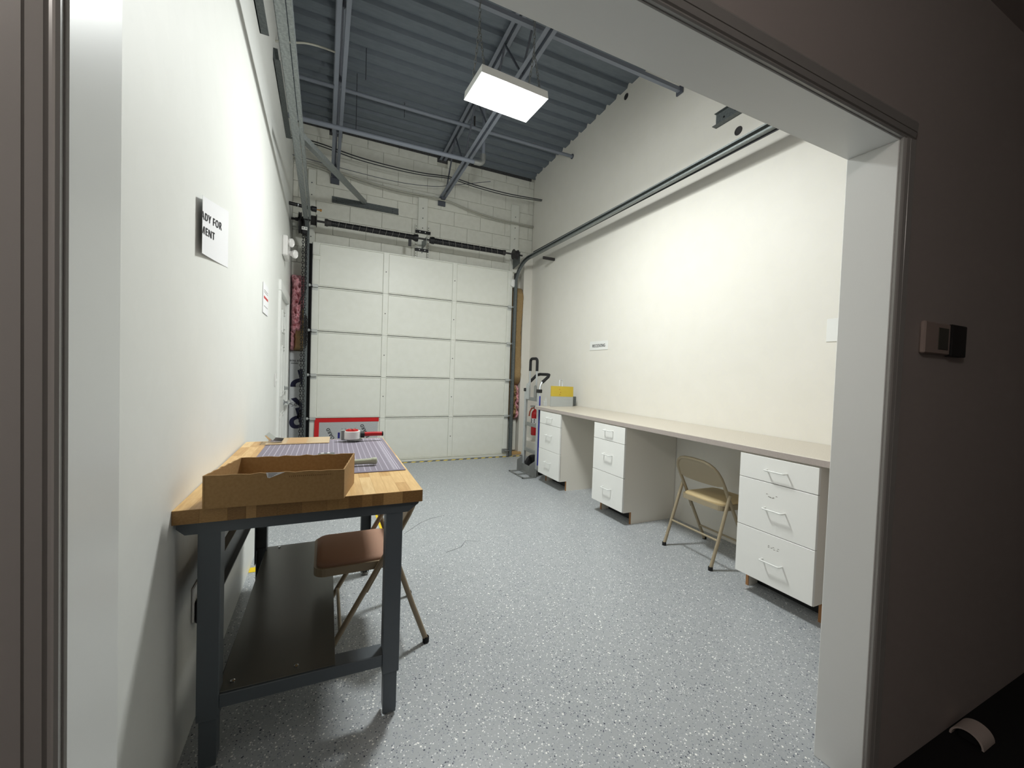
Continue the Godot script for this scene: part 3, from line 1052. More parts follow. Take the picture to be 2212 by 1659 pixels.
func back_corners():
	# chain hoist beside the left end of the shaft
	var o := thing("chain_hoist", "black chain hoist with hanging hand chain left of overhead door", "chain hoist", Vector3(-0.29, 3.12, -5.8))
	var st := mk()
	var X := Basis(Vector3(0, 1, 0), Vector3(1, 0, 0), Vector3(0, 0, -1))
	lathe(st, [Vector2(0, -0.012), Vector2(0.115, -0.012), Vector2(0.12, -0.016), Vector2(0.13, -0.016), Vector2(0.122, 0.0), Vector2(0.13, 0.016), Vector2(0.12, 0.016), Vector2(0.115, 0.012), Vector2(0, 0.012)], 24, Transform3D(X, Vector3(-0.305, 3.125, -5.8)))
	objw("chain_wheel", st, M.black_metal, o)
	st = mk()
	cyl(st, Vector3(-0.405, 3.165, -5.8), Vector3(-0.2, 3.165, -5.8), 0.014, 10)
	cyl(st, Vector3(-0.36, 3.165, -5.8), Vector3(-0.33, 3.165, -5.8), 0.022, 8)
	objw("axle", st, M.black_metal, o)
	st = mk()
	cb(st, -0.285, -0.225, 2.99, 3.2, -5.86, -5.76, 0.006)
	objw("gear_case", st, M.black, o)
	st = mk()
	cb(st, -0.287, -0.222, 3.035, 3.075, -5.758, -5.752, 0.002)
	var pl := objw("cover_plate", st, M.white, o)
	for xx in [-0.27, -0.238]:
		st = mk()
		cyl(st, Vector3(xx, 3.057, -5.752), Vector3(xx, 3.057, -5.750), 0.006, 8)
		objw("bolt", st, M.black, pl)
	for k in 2:
		st = mk()
		var xx: float = [-0.268, -0.236][k]
		link_chain(st, Vector3(xx, 3.0, -5.77), Vector3(xx + (0.004 if k == 0 else 0.004), 0.22, -5.75), 0.032, 0.0036, 0.0115)
		objw("hand_chain", st, M.black_metal, o).set_meta("kind", "stuff")
	st = mk()
	var pts := []
	for i in 15:
		var f := i / 14.0
		pts.append(Vector3(-0.24 - 0.075 * sin(f * PI), lerpf(2.28, 1.98, f) - 0.05 * sin(f * PI * 0.8), -5.9))
	for i in 14:
		link_chain(st, pts[i], pts[i + 1] , 0.028, 0.0036, 0.011)
	link_chain(st, Vector3(-0.236, 2.3, -5.9), Vector3(-0.236, 2.96, -5.86), 0.03, 0.0036, 0.011)
	for k in 5:
		link_chain(st, Vector3(-0.226 + 0.008 * (k % 2), 2.0 - 0.02 * k, -5.89 + 0.012 * k), Vector3(-0.222 + 0.008 * (k % 2), 1.58 + 0.03 * k, -5.89 + 0.012 * k), 0.028, 0.004, 0.012)
	objw("slack_chain", st, M.black_metal, o).set_meta("kind", "stuff")
	# bumper rod
	var b := thing("bumper_rod", "black spring bumper rod sticking out of left wall above the hoist", "bumper", Vector3(XL, 3.3, -5.6))
	st = mk()
	cyl(st, Vector3(XL + 0.001, 3.285, -5.62), Vector3(-0.178, 3.287, -5.68), 0.021, 12)
	objw("rod", st, M.black, b)
	st = mk()
	cyl(st, Vector3(-0.18, 3.287, -5.68), Vector3(-0.125, 3.288, -5.69), 0.034, 8)
	objw("collar", st, M.black_metal, b)
	for xx in [-0.36, -0.33]:
		st = mk()
		cyl(st, Vector3(xx, 3.286, -5.637), Vector3(xx + 0.008, 3.286, -5.639), 0.0225, 12)
		objw("band", st, M.alu, b)
	st = mk()
	cyl(st, Vector3(-0.127, 3.288, -5.69), Vector3(-0.085, 3.289, -5.695), 0.008, 8)
	cyl(st, Vector3(-0.085, 3.289, -5.695), Vector3(-0.066, 3.289, -5.698), 0.016, 8)
	objw("tip", st, M.brass, b)
	# cables
	var cs := [
		["black_cable", M.cable, 0.007, [Vector3(XL, 4.17, -5.8), Vector3(-0.1, 4.155, -5.8), Vector3(0.35, 4.10, -5.8), Vector3(0.8, 4.082, -5.8), Vector3(1.2, 4.09, -5.8), Vector3(1.6, 4.125, -5.8), Vector3(2.0, 4.095, -5.8), Vector3(2.5, 4.083, -5.8), Vector3(XR - 0.003, 4.11, -5.8)], "upper black cable sagging across the block wall to right wall", "cable"],
		["black_cable", M.cable, 0.006, [Vector3(XL, 4.15, -5.82), Vector3(-0.1, 4.135, -5.82), Vector3(0.35, 4.075, -5.82), Vector3(0.8, 4.06, -5.82), Vector3(1.2, 4.07, -5.82), Vector3(1.6, 4.11, -5.82), Vector3(2.0, 4.075, -5.82), Vector3(2.5, 4.062, -5.82), Vector3(XR - 0.003, 4.10, -5.82)], "lower black cable of the pair sagging to the right wall", "cable"],
		["white_cable", M.cable_white, 0.011, [Vector3(XL, 4.06, -6.135), Vector3(0.1, 4.0, -6.135), Vector3(0.45, 3.955, -6.135), Vector3(0.9, 3.92, -6.135), Vector3(1.3, 3.925, -6.135), Vector3(1.65, 3.92, -6.135), Vector3(2.1, 3.84, -6.135), Vector3(2.6, 3.8, -6.135), Vector3(XR + 0.03, 3.8, -6.135)], "thick white painted cable looped along the block wall", "cable"],
		["white_cable", M.cable_white, 0.007, [Vector3(XL, 4.03, -6.13), Vector3(0.15, 3.96, -6.13), Vector3(0.6, 3.905, -6.13), Vector3(1.0, 3.885, -6.13), Vector3(1.4, 3.905, -6.13), Vector3(1.7, 3.9, -6.13), Vector3(2.1, 3.815, -6.13), Vector3(2.5, 3.775, -6.13), Vector3(XR + 0.03, 3.78, -6.13)], "thin white cable just under the thick one on the block wall", "cable"],
		["thin_wire", M.steel_dark, 0.004, [Vector3(XL, 4.03, -6.0), Vector3(0.3, 3.99, -6.0), Vector3(0.9, 3.98, -6.0), Vector3(1.4, 4.03, -6.0), Vector3(1.75, 4.13, -6.0), Vector3(2.25, 4.25, -5.9)], "thin dark wire rising from the block wall towards the deck", "wire"],
		["roof_cable", M.cable_white, 0.008, [Vector3(XL, 4.03, -4.0), Vector3(-0.278, 4.067, -4.0), Vector3(-0.213, 4.089, -4.0), Vector3(-0.141, 4.1, -4.0), Vector3(-0.058, 4.103, -4.0), Vector3(0.04, 4.098, -4.0)], "pale cable arching from left wall to the first joist", "cable"]]
	for c in cs:
		var cv := Curve3D.new()
		for i in c[3].size():
			var p: Vector3 = c[3][i]
			var tn: Vector3 = (c[3][mini(i + 1, c[3].size() - 1)] - c[3][maxi(i - 1, 0)]) / 6.0
			cv.add_point(p, -tn, tn)
		cv.bake_interval = 0.05
		st = mk()
		tube(st, Array(cv.get_baked_points()), c[2], 6)
		tag(obj(c[0], st, c[1]), c[4], c[5])
	# insulation left of the door
	var noise := FastNoiseLite.new()
	noise.seed = 5
	noise.frequency = 7.0
	noise.fractal_octaves = 4
	var ins := thing("insulation_batt", "crumpled pink fibreglass batt stuffed left of the overhead door", "insulation", Vector3(-0.31, 1.55, ZB))
	st = mk()
	var lump := func(u: float, v: float, x0: float, x1: float, y0: float, y1: float, zf: float, amp: float) -> Vector3:
		var p := Vector3(lerpf(x0, x1, u), lerpf(y0, y1, v), 0)
		var edge := minf(minf(u, 1 - u) * 5.0, minf(v, 1 - v) * 12.0)
		edge = clampf(edge, 0, 1)
		var n1 := absf(noise.get_noise_2d(p.x * 1.2, p.y * 0.8)) * 2.2
		p.z = lerpf(ZB + 0.004, zf - amp + amp * 1.6 * (1.0 - n1), sqrt(edge))
		p.x += noise.get_noise_2d(p.y * 2.0, 3.0 + p.x) * 0.012
		return p
	sheet(st, func(u, v): return lump.call(u, v, -0.412, -0.262, 1.74, 2.55, -6.03, 0.06), 22, 90)
	objw("fibreglass", st, M.pink, ins)
	st = mk()
	sheet(st, func(u, v): return lump.call(u, v, -0.28, -0.2, 2.08, 2.53, -6.06, 0.04), 12, 50)
	objw("fibreglass", st, M.pink, ins)
	st = mk()
	sheet(st, func(u, v): return lump.call(u, v, -0.412, -0.365, 1.545, 1.8, -6.04, 0.03), 8, 30)
	objw("fibreglass", st, M.pink, ins)
	st = mk()
	sheet(st, func(u, v): return lump.call(u, v, -0.375, -0.2, 1.545, 1.86, -6.055, 0.006), 12, 20)
	sheet(st, func(u, v): return lump.call(u, v, -0.29, -0.2, 1.8, 2.12, -6.06, 0.03), 10, 24)
	objw("kraft_facing", st, M.kraft, ins)
	# foam boards below it
	var f := thing("foam_board", "upper silver foam board with navy letter and red tape, left of overhead door", "foam board", Vector3(-0.31, 1.06, ZB), 0.0, "foam boards left of the overhead door")
	st = mk()
	cb(st, -0.415, -0.215, 0.95, 1.54, ZB + 0.004, ZB + 0.034, 0.002)
	objw("board", st, M.foil_light, f)
	lettering("P", 0.30, Transform3D(Basis(Vector3(0, 0, 1), PI + 0.24), Vector3(-0.31, 1.14, ZB + 0.035)), M.navy, f)
	lettering("B-R R TREN", 0.022, Transform3D(Basis(Vector3(0, 0, 1), PI), Vector3(-0.335, 1.41, ZB + 0.035)), M.ink, f)
	lettering("ENGINE", 0.016, Transform3D(Basis(Vector3(0, 0, 1), PI), Vector3(-0.36, 1.375, ZB + 0.035)), M.ink, f)
	for yy in [1.27, 1.085]:
		st = mk()
		cb(st, -0.245, -0.214, yy - 0.025, yy + 0.02, ZB + 0.0345, ZB + 0.037, 0.001)
		objw("red_tape", st, M.red, f)
	f = thing("foam_board", "lower silver foam board with large navy letters, left of overhead door", "foam board", Vector3(-0.31, 0, ZB), 0.0, "foam boards left of the overhead door")
	st = mk()
	cb(st, -0.415, -0.215, 0.003, 1.06, ZB + 0.04, ZB + 0.068, 0.002)
	objw("board", st, M.foil_light, f)
	lettering("P", 0.27, Transform3D(Basis(Vector3(0, 0, 1), PI + 0.27), Vector3(-0.325, 0.645, ZB + 0.069)), M.navy, f)
	lettering("K", 0.27, Transform3D(Basis(Vector3(0, 0, 1), PI + 0.27), Vector3(-0.245, 0.81, ZB + 0.069)), M.navy, f)
	lettering("EPS I", 0.05, Transform3D(Basis(Vector3(0, 0, 1), PI + 0.22), Vector3(-0.36, 0.83, ZB + 0.069)), M.ink, f, false)
	# right of the door
	var k := thing("insulation_strip", "brown kraft faced insulation strip hanging right of the overhead door", "insulation", Vector3(2.88, 0.57, ZB))
	st = mk()
	sheet(st, func(u, v): return lump.call(u, v, 2.775, 2.95 + 0.01 * sin(v * 9.0), 1.14, 2.76, -6.0, 0.008), 12, 60)
	objw("kraft_facing", st, M.kraft, k)
	st = mk()
	sheet(st, func(u, v): return lump.call(u, v, 2.775, 2.885, 0.58, 1.16, -6.02, 0.05), 12, 60)
	objw("kraft_facing", st, M.kraft, k)
	st = mk()
	sheet(st, func(u, v): return lump.call(u, v, 2.855, 2.925, 0.58, 1.15, -6.03, 0.04), 10, 60)
	objw("fibreglass", st, M.pink, k)
	st = mk()
	cb(st, 2.815, 2.93, 0.06, 0.57, ZB + 0.004, ZB + 0.07, 0.004)
	tag(obj("post_board", st, M.door), "short white board standing upright below the kraft insulation", "board")
	st = mk()
	cb(st, 2.80, 2.99, 0.0, 0.045, -6.14, -6.02, 0.004)
	tag(obj("lumber_block", st, M.lumber), "raw pine block lying at the right end of the door sill", "wood block")
	st = mk()
	prism(st, [Vector2(0, 0), Vector2(-0.07, 0), Vector2(-0.065, 0.25), Vector2(0, 0.28)], -6.05, -5.1, Transform3D(Basis(), Vector3(XR, 0, 0)))
	struct("baseboard_right", st, M.paint, "low cream plinth at the foot of the right wall behind the hand truck", "plinth")

# ---------------------------------------------------------------- left wall
func left_wall_things():
	# curled paper sign
	var o := thing("paper_sign", "white paper sign with bold black words curling off left wall", "sign", Vector3(XL, 1.9, -2.1))
	var z_far := -2.31
	var flat := 0.505
	var rad := 0.014
	var bend := func(s: float, y: float, off: float) -> Vector3:   # s = distance along the sheet from its far edge
		var k := clampf(s / flat, 0, 1)
		var lift := 0.002 + 0.013 * k * k
		var yy := y - minf(s, 0.51) * lerpf(0.11, 0.22, (y - 1.795) / 0.26)
		if s <= flat:
			return Vector3(XL + lift + off, yy, z_far + s)
		var a := (s - flat) / rad      # the free edge rolls outwards
		return Vector3(XL + lift + rad - (rad - off) * cos(a), yy, z_far + flat + (rad - off) * sin(a))
	var st := mk()
	sheet(st, func(u, v): return bend.call(u * 0.514, lerpf(1.795, 2.055, v), 0.0), 60, 6)
	objw("sheet", st, M.paper, o)
	var lines := [["ADY FOR", 0.145, 1.966, 0.205], ["IPMENT", 0.28, 1.902, 0.0]]
	var kx := 1.0
	for w in lines:
		var tm := text_mesh(w[0], 0.034, true, 0.0)
		var arr := tm.surface_get_arrays(0)
		var vs: PackedVector3Array = arr[Mesh.ARRAY_VERTEX]
		var ix: PackedInt32Array = arr[Mesh.ARRAY_INDEX]
		var xmax := -1e9
		var xmin := 1e9
		for v in vs:
			xmax = maxf(xmax, v.x)
			xmin = minf(xmin, v.x)
		if w[3] > 0.0:
			kx = 0.385 / (xmax - xmin)
		st = mk()
		var idx := ix if ix.size() else PackedInt32Array(range(vs.size()))
		for q0 in range(0, idx.size(), 3):
			var q := [vs[idx[q0]], vs[idx[q0 + 1]], vs[idx[q0 + 2]]]
			if absf((q[1] - q[0]).cross(q[2] - q[0]).z) < 1e-10:
				continue
			var c := []
			for p in q:
				c.append(bend.call(minf(w[1] + (xmax - p.x) * kx, 0.513), w[2] + p.y, 0.0012))
			var n: Vector3 = (c[1] - c[0]).cross(c[2] - c[0]).normalized()
			tri(st, c[0], c[1], c[2], n, n, n)
		objw("lettering", st, M.ink, o)
	# posted notice
	o = thing("wall_notice", "small white notice with a red band beside the white door", "notice", Vector3(XL, 1.73, -3.65))
	st = mk()
	cb(st, XL + 0.002, XL + 0.006, 1.73, 1.955, -3.79, -3.5, 0.001)
	objw("sheet", st, M.paper, o)
	st = mk()
	bx(st, XL + 0.006, XL + 0.0068, 1.84, 1.858, -3.765, -3.525)
	objw("red_band", st, M.red, o)
	st = mk()
	for i in 3:
		bx(st, XL + 0.006, XL + 0.0066, 1.90 - i * 0.014 - (0.09 if i == 2 else 0.0), 1.905 - i * 0.014 - (0.09 if i == 2 else 0.0), -3.75, -3.54)
	objw("printed_lines", st, M.stripe, o)
	# light switch
	o = thing("light_switch", "white wall switch beside the white door frame", "switch", Vector3(XL, 1.2, -4.4))
	st = mk()
	cb(st, XL + 0.001, XL + 0.008, 1.145, 1.265, -4.46, -4.38, 0.003)
	objw("plate", st, M.plastic, o)
	st = mk()
	cb(st, XL + 0.008, XL + 0.022, 1.19, 1.215, -4.425, -4.413, 0.002)
	objw("toggle", st, M.white, o)
	# emergency light
	o = thing("emergency_light", "white twin-head emergency light on left wall above the white door", "emergency light", Vector3(XL, 2.6, -5.0))
	st = mk()
	cb(st, XL + 0.001, XL + 0.05, 2.49, 2.70, -5.2, -4.88, 0.01)
	objw("housing", st, M.plastic, o)
	for q in [[2.65, -4.98, 0.0], [2.56, -5.08, 0.03]]:
		st = mk()
		var c := Vector3(XL + 0.04 + q[2], q[0], q[1])
		var dir := Vector3(0.75, -0.12, 0.35).normalized()
		var B := Basis(dir.cross(Vector3.UP).normalized(), dir, Vector3.ZERO)
		B.z = B.x.cross(B.y)
		lathe(st, [Vector2(0, -0.02), Vector2(0.024, -0.02), Vector2(0.028, 0.01), Vector2(0.042, 0.03), Vector2(0.046, 0.05), Vector2(0.041, 0.056), Vector2(0.034, 0.048), Vector2(0, 0.046)], 20, Transform3D(B, c))
		objw("lamp_head", st, M.plastic, o)
	# power adapter low on the wall by the bench leg
	o = thing("power_adapter", "black power adapter plugged into left wall outlet behind the bench leg", "adapter", Vector3(XL, 0.45, -1.83))
	st = mk()
	cb(st, XL + 0.001, XL + 0.008, 0.40, 0.53, -1.88, -1.79, 0.003)
	objw("outlet_plate", st, M.plastic, o)
	st = mk()
	cb(st, XL + 0.008, XL + 0.06, 0.39, 0.475, -1.87, -1.80, 0.006)
	objw("adapter_body", st, M.black, o)
	st = mk()
	tube(st, [Vector3(XL + 0.035, 0.392, -1.83), Vector3(XL + 0.04, 0.34, -1.84), Vector3(XL + 0.025, 0.2, -1.88), Vector3(XL + 0.03, 0.05, -1.95), Vector3(XL + 0.05, 0.005, -2.05), Vector3(XL + 0.06, 0.005, -2.5)], 0.004, 6)
	objw("lead", st, M.black, o)

func obj_at(parent: Node3D, called: String, st: SurfaceTool, m: Material) -> MeshInstance3D:
	return objw(called, st, m, parent)

# ---------------------------------------------------------------- counter and cabinets
func pull(st, x: float, y: float, z: float, w := 0.118):
	tube(st, [Vector3(x, y, z - w / 2), Vector3(x - 0.028, y, z - w / 2)] + arc(Vector3(x - 0.028, y, z - w / 2 + 0.008), Vector3(-1, 0, 0), Vector3(0, 0, -1), 0.008, PI / 2, 0, 3) + arc(Vector3(x - 0.028, y, z + w / 2 - 0.008), Vector3(-1, 0, 0), Vector3(0, 0, 1), 0.008, 0, PI / 2, 3) + [Vector3(x, y, z + w / 2)], 0.0048, 8)

func counter_run():
	var st := mk()
	cb(st, 2.46, XR - 0.002, 0.8955, 0.9355, -4.6, -0.86, 0.004)
	var top := obj("countertop", st, M.laminate)
	tag(top, "long pale laminate countertop running along the right wall", "countertop")
	st = mk()
	cb(st, 2.4585, 2.4605, 0.897, 0.933, -4.6, -0.86, 0.0008)
	obj("front_edge", st, M.laminate_edge, top)
	var labs := ["white three-drawer base cabinet at far end beside the hand truck", "white three-drawer base cabinet in the middle of the counter", "white three-drawer base cabinet nearest the doorway with scuffed bottom drawer"]
	var rng_z := [[-4.46, -3.97], [-3.333, -2.872], [-1.76, -1.293]]
	for k in 3:
		var z0: float = rng_z[k][0]
		var z1: float = rng_z[k][1]
		var o := thing("drawer_cabinet", labs[k], "cabinet", Vector3(2.78, 0, (z0 + z1) * 0.5), 0.0, "drawer cabinets under the counter")
		st = mk()
		bx(st, 2.482, XR - 0.004, 0.112, 0.893, z0 + 0.006, z1 - 0.006)
		objw("body", st, M.side, o)
		for zz in [z0 + 0.006, z1 - 0.024]:
			st = mk()
			bx(st, 2.572, XR - 0.004, 0.0, 0.112, zz, zz + 0.018)
			objw("side_panel", st, M.side, o)
			st = mk()
			bx(st, 2.5665, 2.572, 0.0, 0.111, zz, zz + 0.018)
			objw("raw_edge", st, M.chip, o)
		st = mk()
		bx(st, 2.66, 2.675, 0.0, 0.112, z0 + 0.024, z1 - 0.024)
		objw("toe_board", st, M.black, o)
		var ys := [[0.12, 0.4275], [0.4315, 0.7345], [0.7385, 0.8865]]
		for i in 3:
			st = mk()
			var sh: float = [0.004, 0.0, 0.0][i] if k == 0 else 0.0
			cb(st, 2.46 - sh, 2.479 - sh, ys[i][0], ys[i][1], z0 + 0.002 + sh, z1 - 0.002 + sh * 1.5, 0.0012)
			var dr := objw("drawer", st, M.melamine, o)
			st = mk()
			var yh: float = [0.265, 0.58, 0.813][i] if k == 2 else [0.29, 0.615, 0.823][i]
			if k == 1: yh = [0.285, 0.605, 0.835][i]
			var zc := lerpf(z0, z1, 0.51)
			pull(st, 2.461 - sh, yh, zc)
			objw("handle", st, M.white, dr)
			if k == 2 and i < 2:
				st = mk()
				for q in 7:
					var yy: float = [0.348, 0.655][i] + rng.randf_range(-0.012, 0.012)
					var zq: float = -1.505 + rng.randf_range(-0.05, 0.02)
					prism(st, [Vector2(-0.006, -0.001), Vector2(0.008, -0.003), Vector2(0.005, 0.003)], 0.0, 0.0002, Transform3D(Basis(Vector3(0, 0, -1), Vector3(0, 1, 0), Vector3(1, 0, 0)), Vector3(2.4597, yy, zq - 0.01 * q * i)))
				objw("scuff", st, M.stripe, dr)

func right_wall_things():
	# receiving signs
	for k in 2:
		var z0: float = [-4.352, -1.634][k]
		var z1: float = [-3.985, -1.10][k]
		var y0: float = [1.668, 1.632][k]
		var y1: float = [1.778, 1.786][k]
		var o := thing("wall_sign", ["small white RECEIVING sign in the middle of the cream wall", "larger white RECEIVING sign cut off by the doorway jamb"][k], "sign", Vector3(XR, y0, (z0 + z1) * 0.5))
		var st := mk()
		cb(st, XR - 0.006, XR - 0.0015, y0, y1, z0, z1, 0.001)
		objw("plate", st, M.white, o)
		lettering("RECEIVING", [0.036, 0.056][k], facing(Vector3(-1, 0, 0), Vector3.UP, Vector3(XR - 0.0065, (y0 + y1) * 0.5 - 0.002, (z0 + z1) * 0.5 + [0.0, 0.0][k])), M.ink, o)
	# holes with pipe stubs in the wall
	for q in [[4.572, -3.843, "small dark pipe hole high on the right wall near the deck"], [3.43, -2.38, "dark pipe hole in right wall beside the angle bracket"]]:
		var st := mk()
		lathe(st, [Vector2(0.0, 0.0), Vector2(0.022, 0.0), Vector2(0.026, 0.003), Vector2(0.034, 0.003), Vector2(0.036, 0.0)], 16, Transform3D(Basis(Vector3(0, 1, 0), Vector3(-1, 0, 0), Vector3(0, 0, 1)), Vector3(XR - 0.0015, q[0], q[1])))
		tag(obj("wall_hole", st, M.iron), q[2], "pipe hole")
	# leaning yellow and silver plate with handle
	var y0 := 0.9385
	var o := thing("ramp_plate", "silver tread plate with yellow upper half and wire handle on the counter", "ramp plate", Vector3(2.8, y0, -4.5))
	var tilt := Transform3D(Basis(Vector3(1, 0, 0), -0.22) * Basis(Vector3(0, 0, 1), -0.02), Vector3(2.615, y0, -4.475))
	var st := mk()
	var sk := 0.028
	prism(st, [Vector2(0, 0), Vector2(0.335, 0), Vector2(0.335 + sk * 0.55, 0.13), Vector2(sk * 0.5, 0.13)], -0.008, 0.0, tilt)
	var low := objw("silver_plate", st, M.tread, o)
	st = mk()
	prism(st, [Vector2(sk * 0.5, 0.13), Vector2(0.335 + sk * 0.55, 0.13), Vector2(0.335 + sk, 0.265), Vector2(sk, 0.265)], -0.008, 0.001, tilt)
	var hi := objw("yellow_plate", st, M.mustard, o)
	st = mk()
	for i in 8:
		for j in 6:
			var c := tilt * Vector3(0.195 + i * 0.0175 + (0.008 if j % 2 else 0.0), 0.012 + j * 0.02, 0.0005)
			box(st, Vector3.ZERO, Vector3(0.012, 0.0032, 0.002), Transform3D(tilt.basis * Basis(Vector3(0, 0, 1), 0.7 if j % 2 else -0.7), c))
	var tr := objw("tread_bars", st, M.alu, low)
	tr.set_meta("kind", "stuff")
	for p in [Vector2(0.15, 0.155), Vector2(0.165, 0.185), Vector2(0.153, 0.225)]:
		st = mk()
		lathe(st, [Vector2(0.007, 0), Vector2(0.005, 0.003), Vector2(0, 0.004)], 10, Transform3D(tilt.basis * Basis(Vector3(1, 0, 0), PI / 2), tilt * Vector3(p.x, p.y, 0.001)))
		objw("rivet", st, M.brass, hi)
	st = mk()
	tube(st, [tilt * Vector3(0.155, 0.255, -0.01), tilt * Vector3(0.16, 0.30, -0.012), tilt * Vector3(0.168, 0.345, -0.012), tilt * Vector3(0.178, 0.352, -0.012), tilt * Vector3(0.205, 0.353, -0.012), tilt * Vector3(0.213, 0.345, -0.012), tilt * Vector3(0.207, 0.30, -0.012), tilt * Vector3(0.2, 0.255, -0.01)], 0.0055, 8)
	objw("handle", st, M.alu, o)
	st = mk()
	cb(st, 2.86, 3.045, 0.9365, 1.06, -4.57, -4.545, 0.002)
	tag(obj("grey_board", st, M.galv_dark), "dark grey board standing behind the yellow tread plate", "board")
	st = mk()
	cb(st, 2.575, 2.615, 0.9365, 1.0, -4.59, -4.56, 0.003)
	cb(st, 2.592, 2.612, 1.0, 1.045, -4.58, -4.57, 0.002)
	tag(obj("clear_holder", st, M.clear), "small clear plastic holder at far corner of the countertop", "holder")
	# extinguisher
	o = thing("fire_extinguisher", "red fire extinguisher hung on right wall behind the hand truck", "extinguisher", Vector3(3.03, 0.39, -5.65))
	var c := Vector3(3.025, 0.38, -5.65)
	st = mk()
	lathe(st, [Vector2(0, 0), Vector2(0.05, 0.0), Vector2(0.055, 0.012), Vector2(0.055, 0.33), Vector2(0.045, 0.37), Vector2(0.02, 0.395), Vector2(0.018, 0.41), Vector2(0, 0.41)], 20, Transform3D(Basis(), c))
	objw("cylinder", st, M.red_deep, o)
	st = mk()
	lathe(st, [Vector2(0.0555, 0.19), Vector2(0.056, 0.19), Vector2(0.056, 0.265), Vector2(0.0555, 0.265)], 20, Transform3D(Basis(), c))
	var lb := objw("paper_label", st, M.paper, o)
	st = mk()
	for i in 3:
		box(st, c + Vector3(-0.0565 + 0.0, 0.25 - i * 0.022, 0.006 * (i % 2)), Vector3(0.002, 0.012, 0.04))
		box(st, c + Vector3(-0.03 , 0.25 - i * 0.022, 0.049), Vector3(0.03, 0.012, 0.003))
	objw("printed_lines", st, M.ink, lb)
	st = mk()
	cyl(st, c + Vector3(0, 0.40, 0), c + Vector3(0, 0.45, 0), 0.017, 10)
	box(st, c + Vector3(-0.03, 0.455, 0.0), Vector3(0.1, 0.012, 0.022))
	box(st, c + Vector3(-0.03, 0.43, 0.0), Vector3(0.08, 0.008, 0.02), Transform3D())
	objw("valve", st, M.galv_dark, o)
	st = mk()
	tube(st, [c + Vector3(-0.02, 0.43, 0), c + Vector3(-0.06, 0.42, 0.0), c + Vector3(-0.09, 0.37, 0.0), c + Vector3(-0.1, 0.30, 0.0)], 0.012, 8)
	objw("hose", st, mat(srgb(150, 70, 44), 0.6), o)
	st = mk()
	cb(st, 3.075, XR - 0.002, 0.6, 0.82, -5.67, -5.63, 0.002)
	objw("wall_bracket", st, M.iron, o)

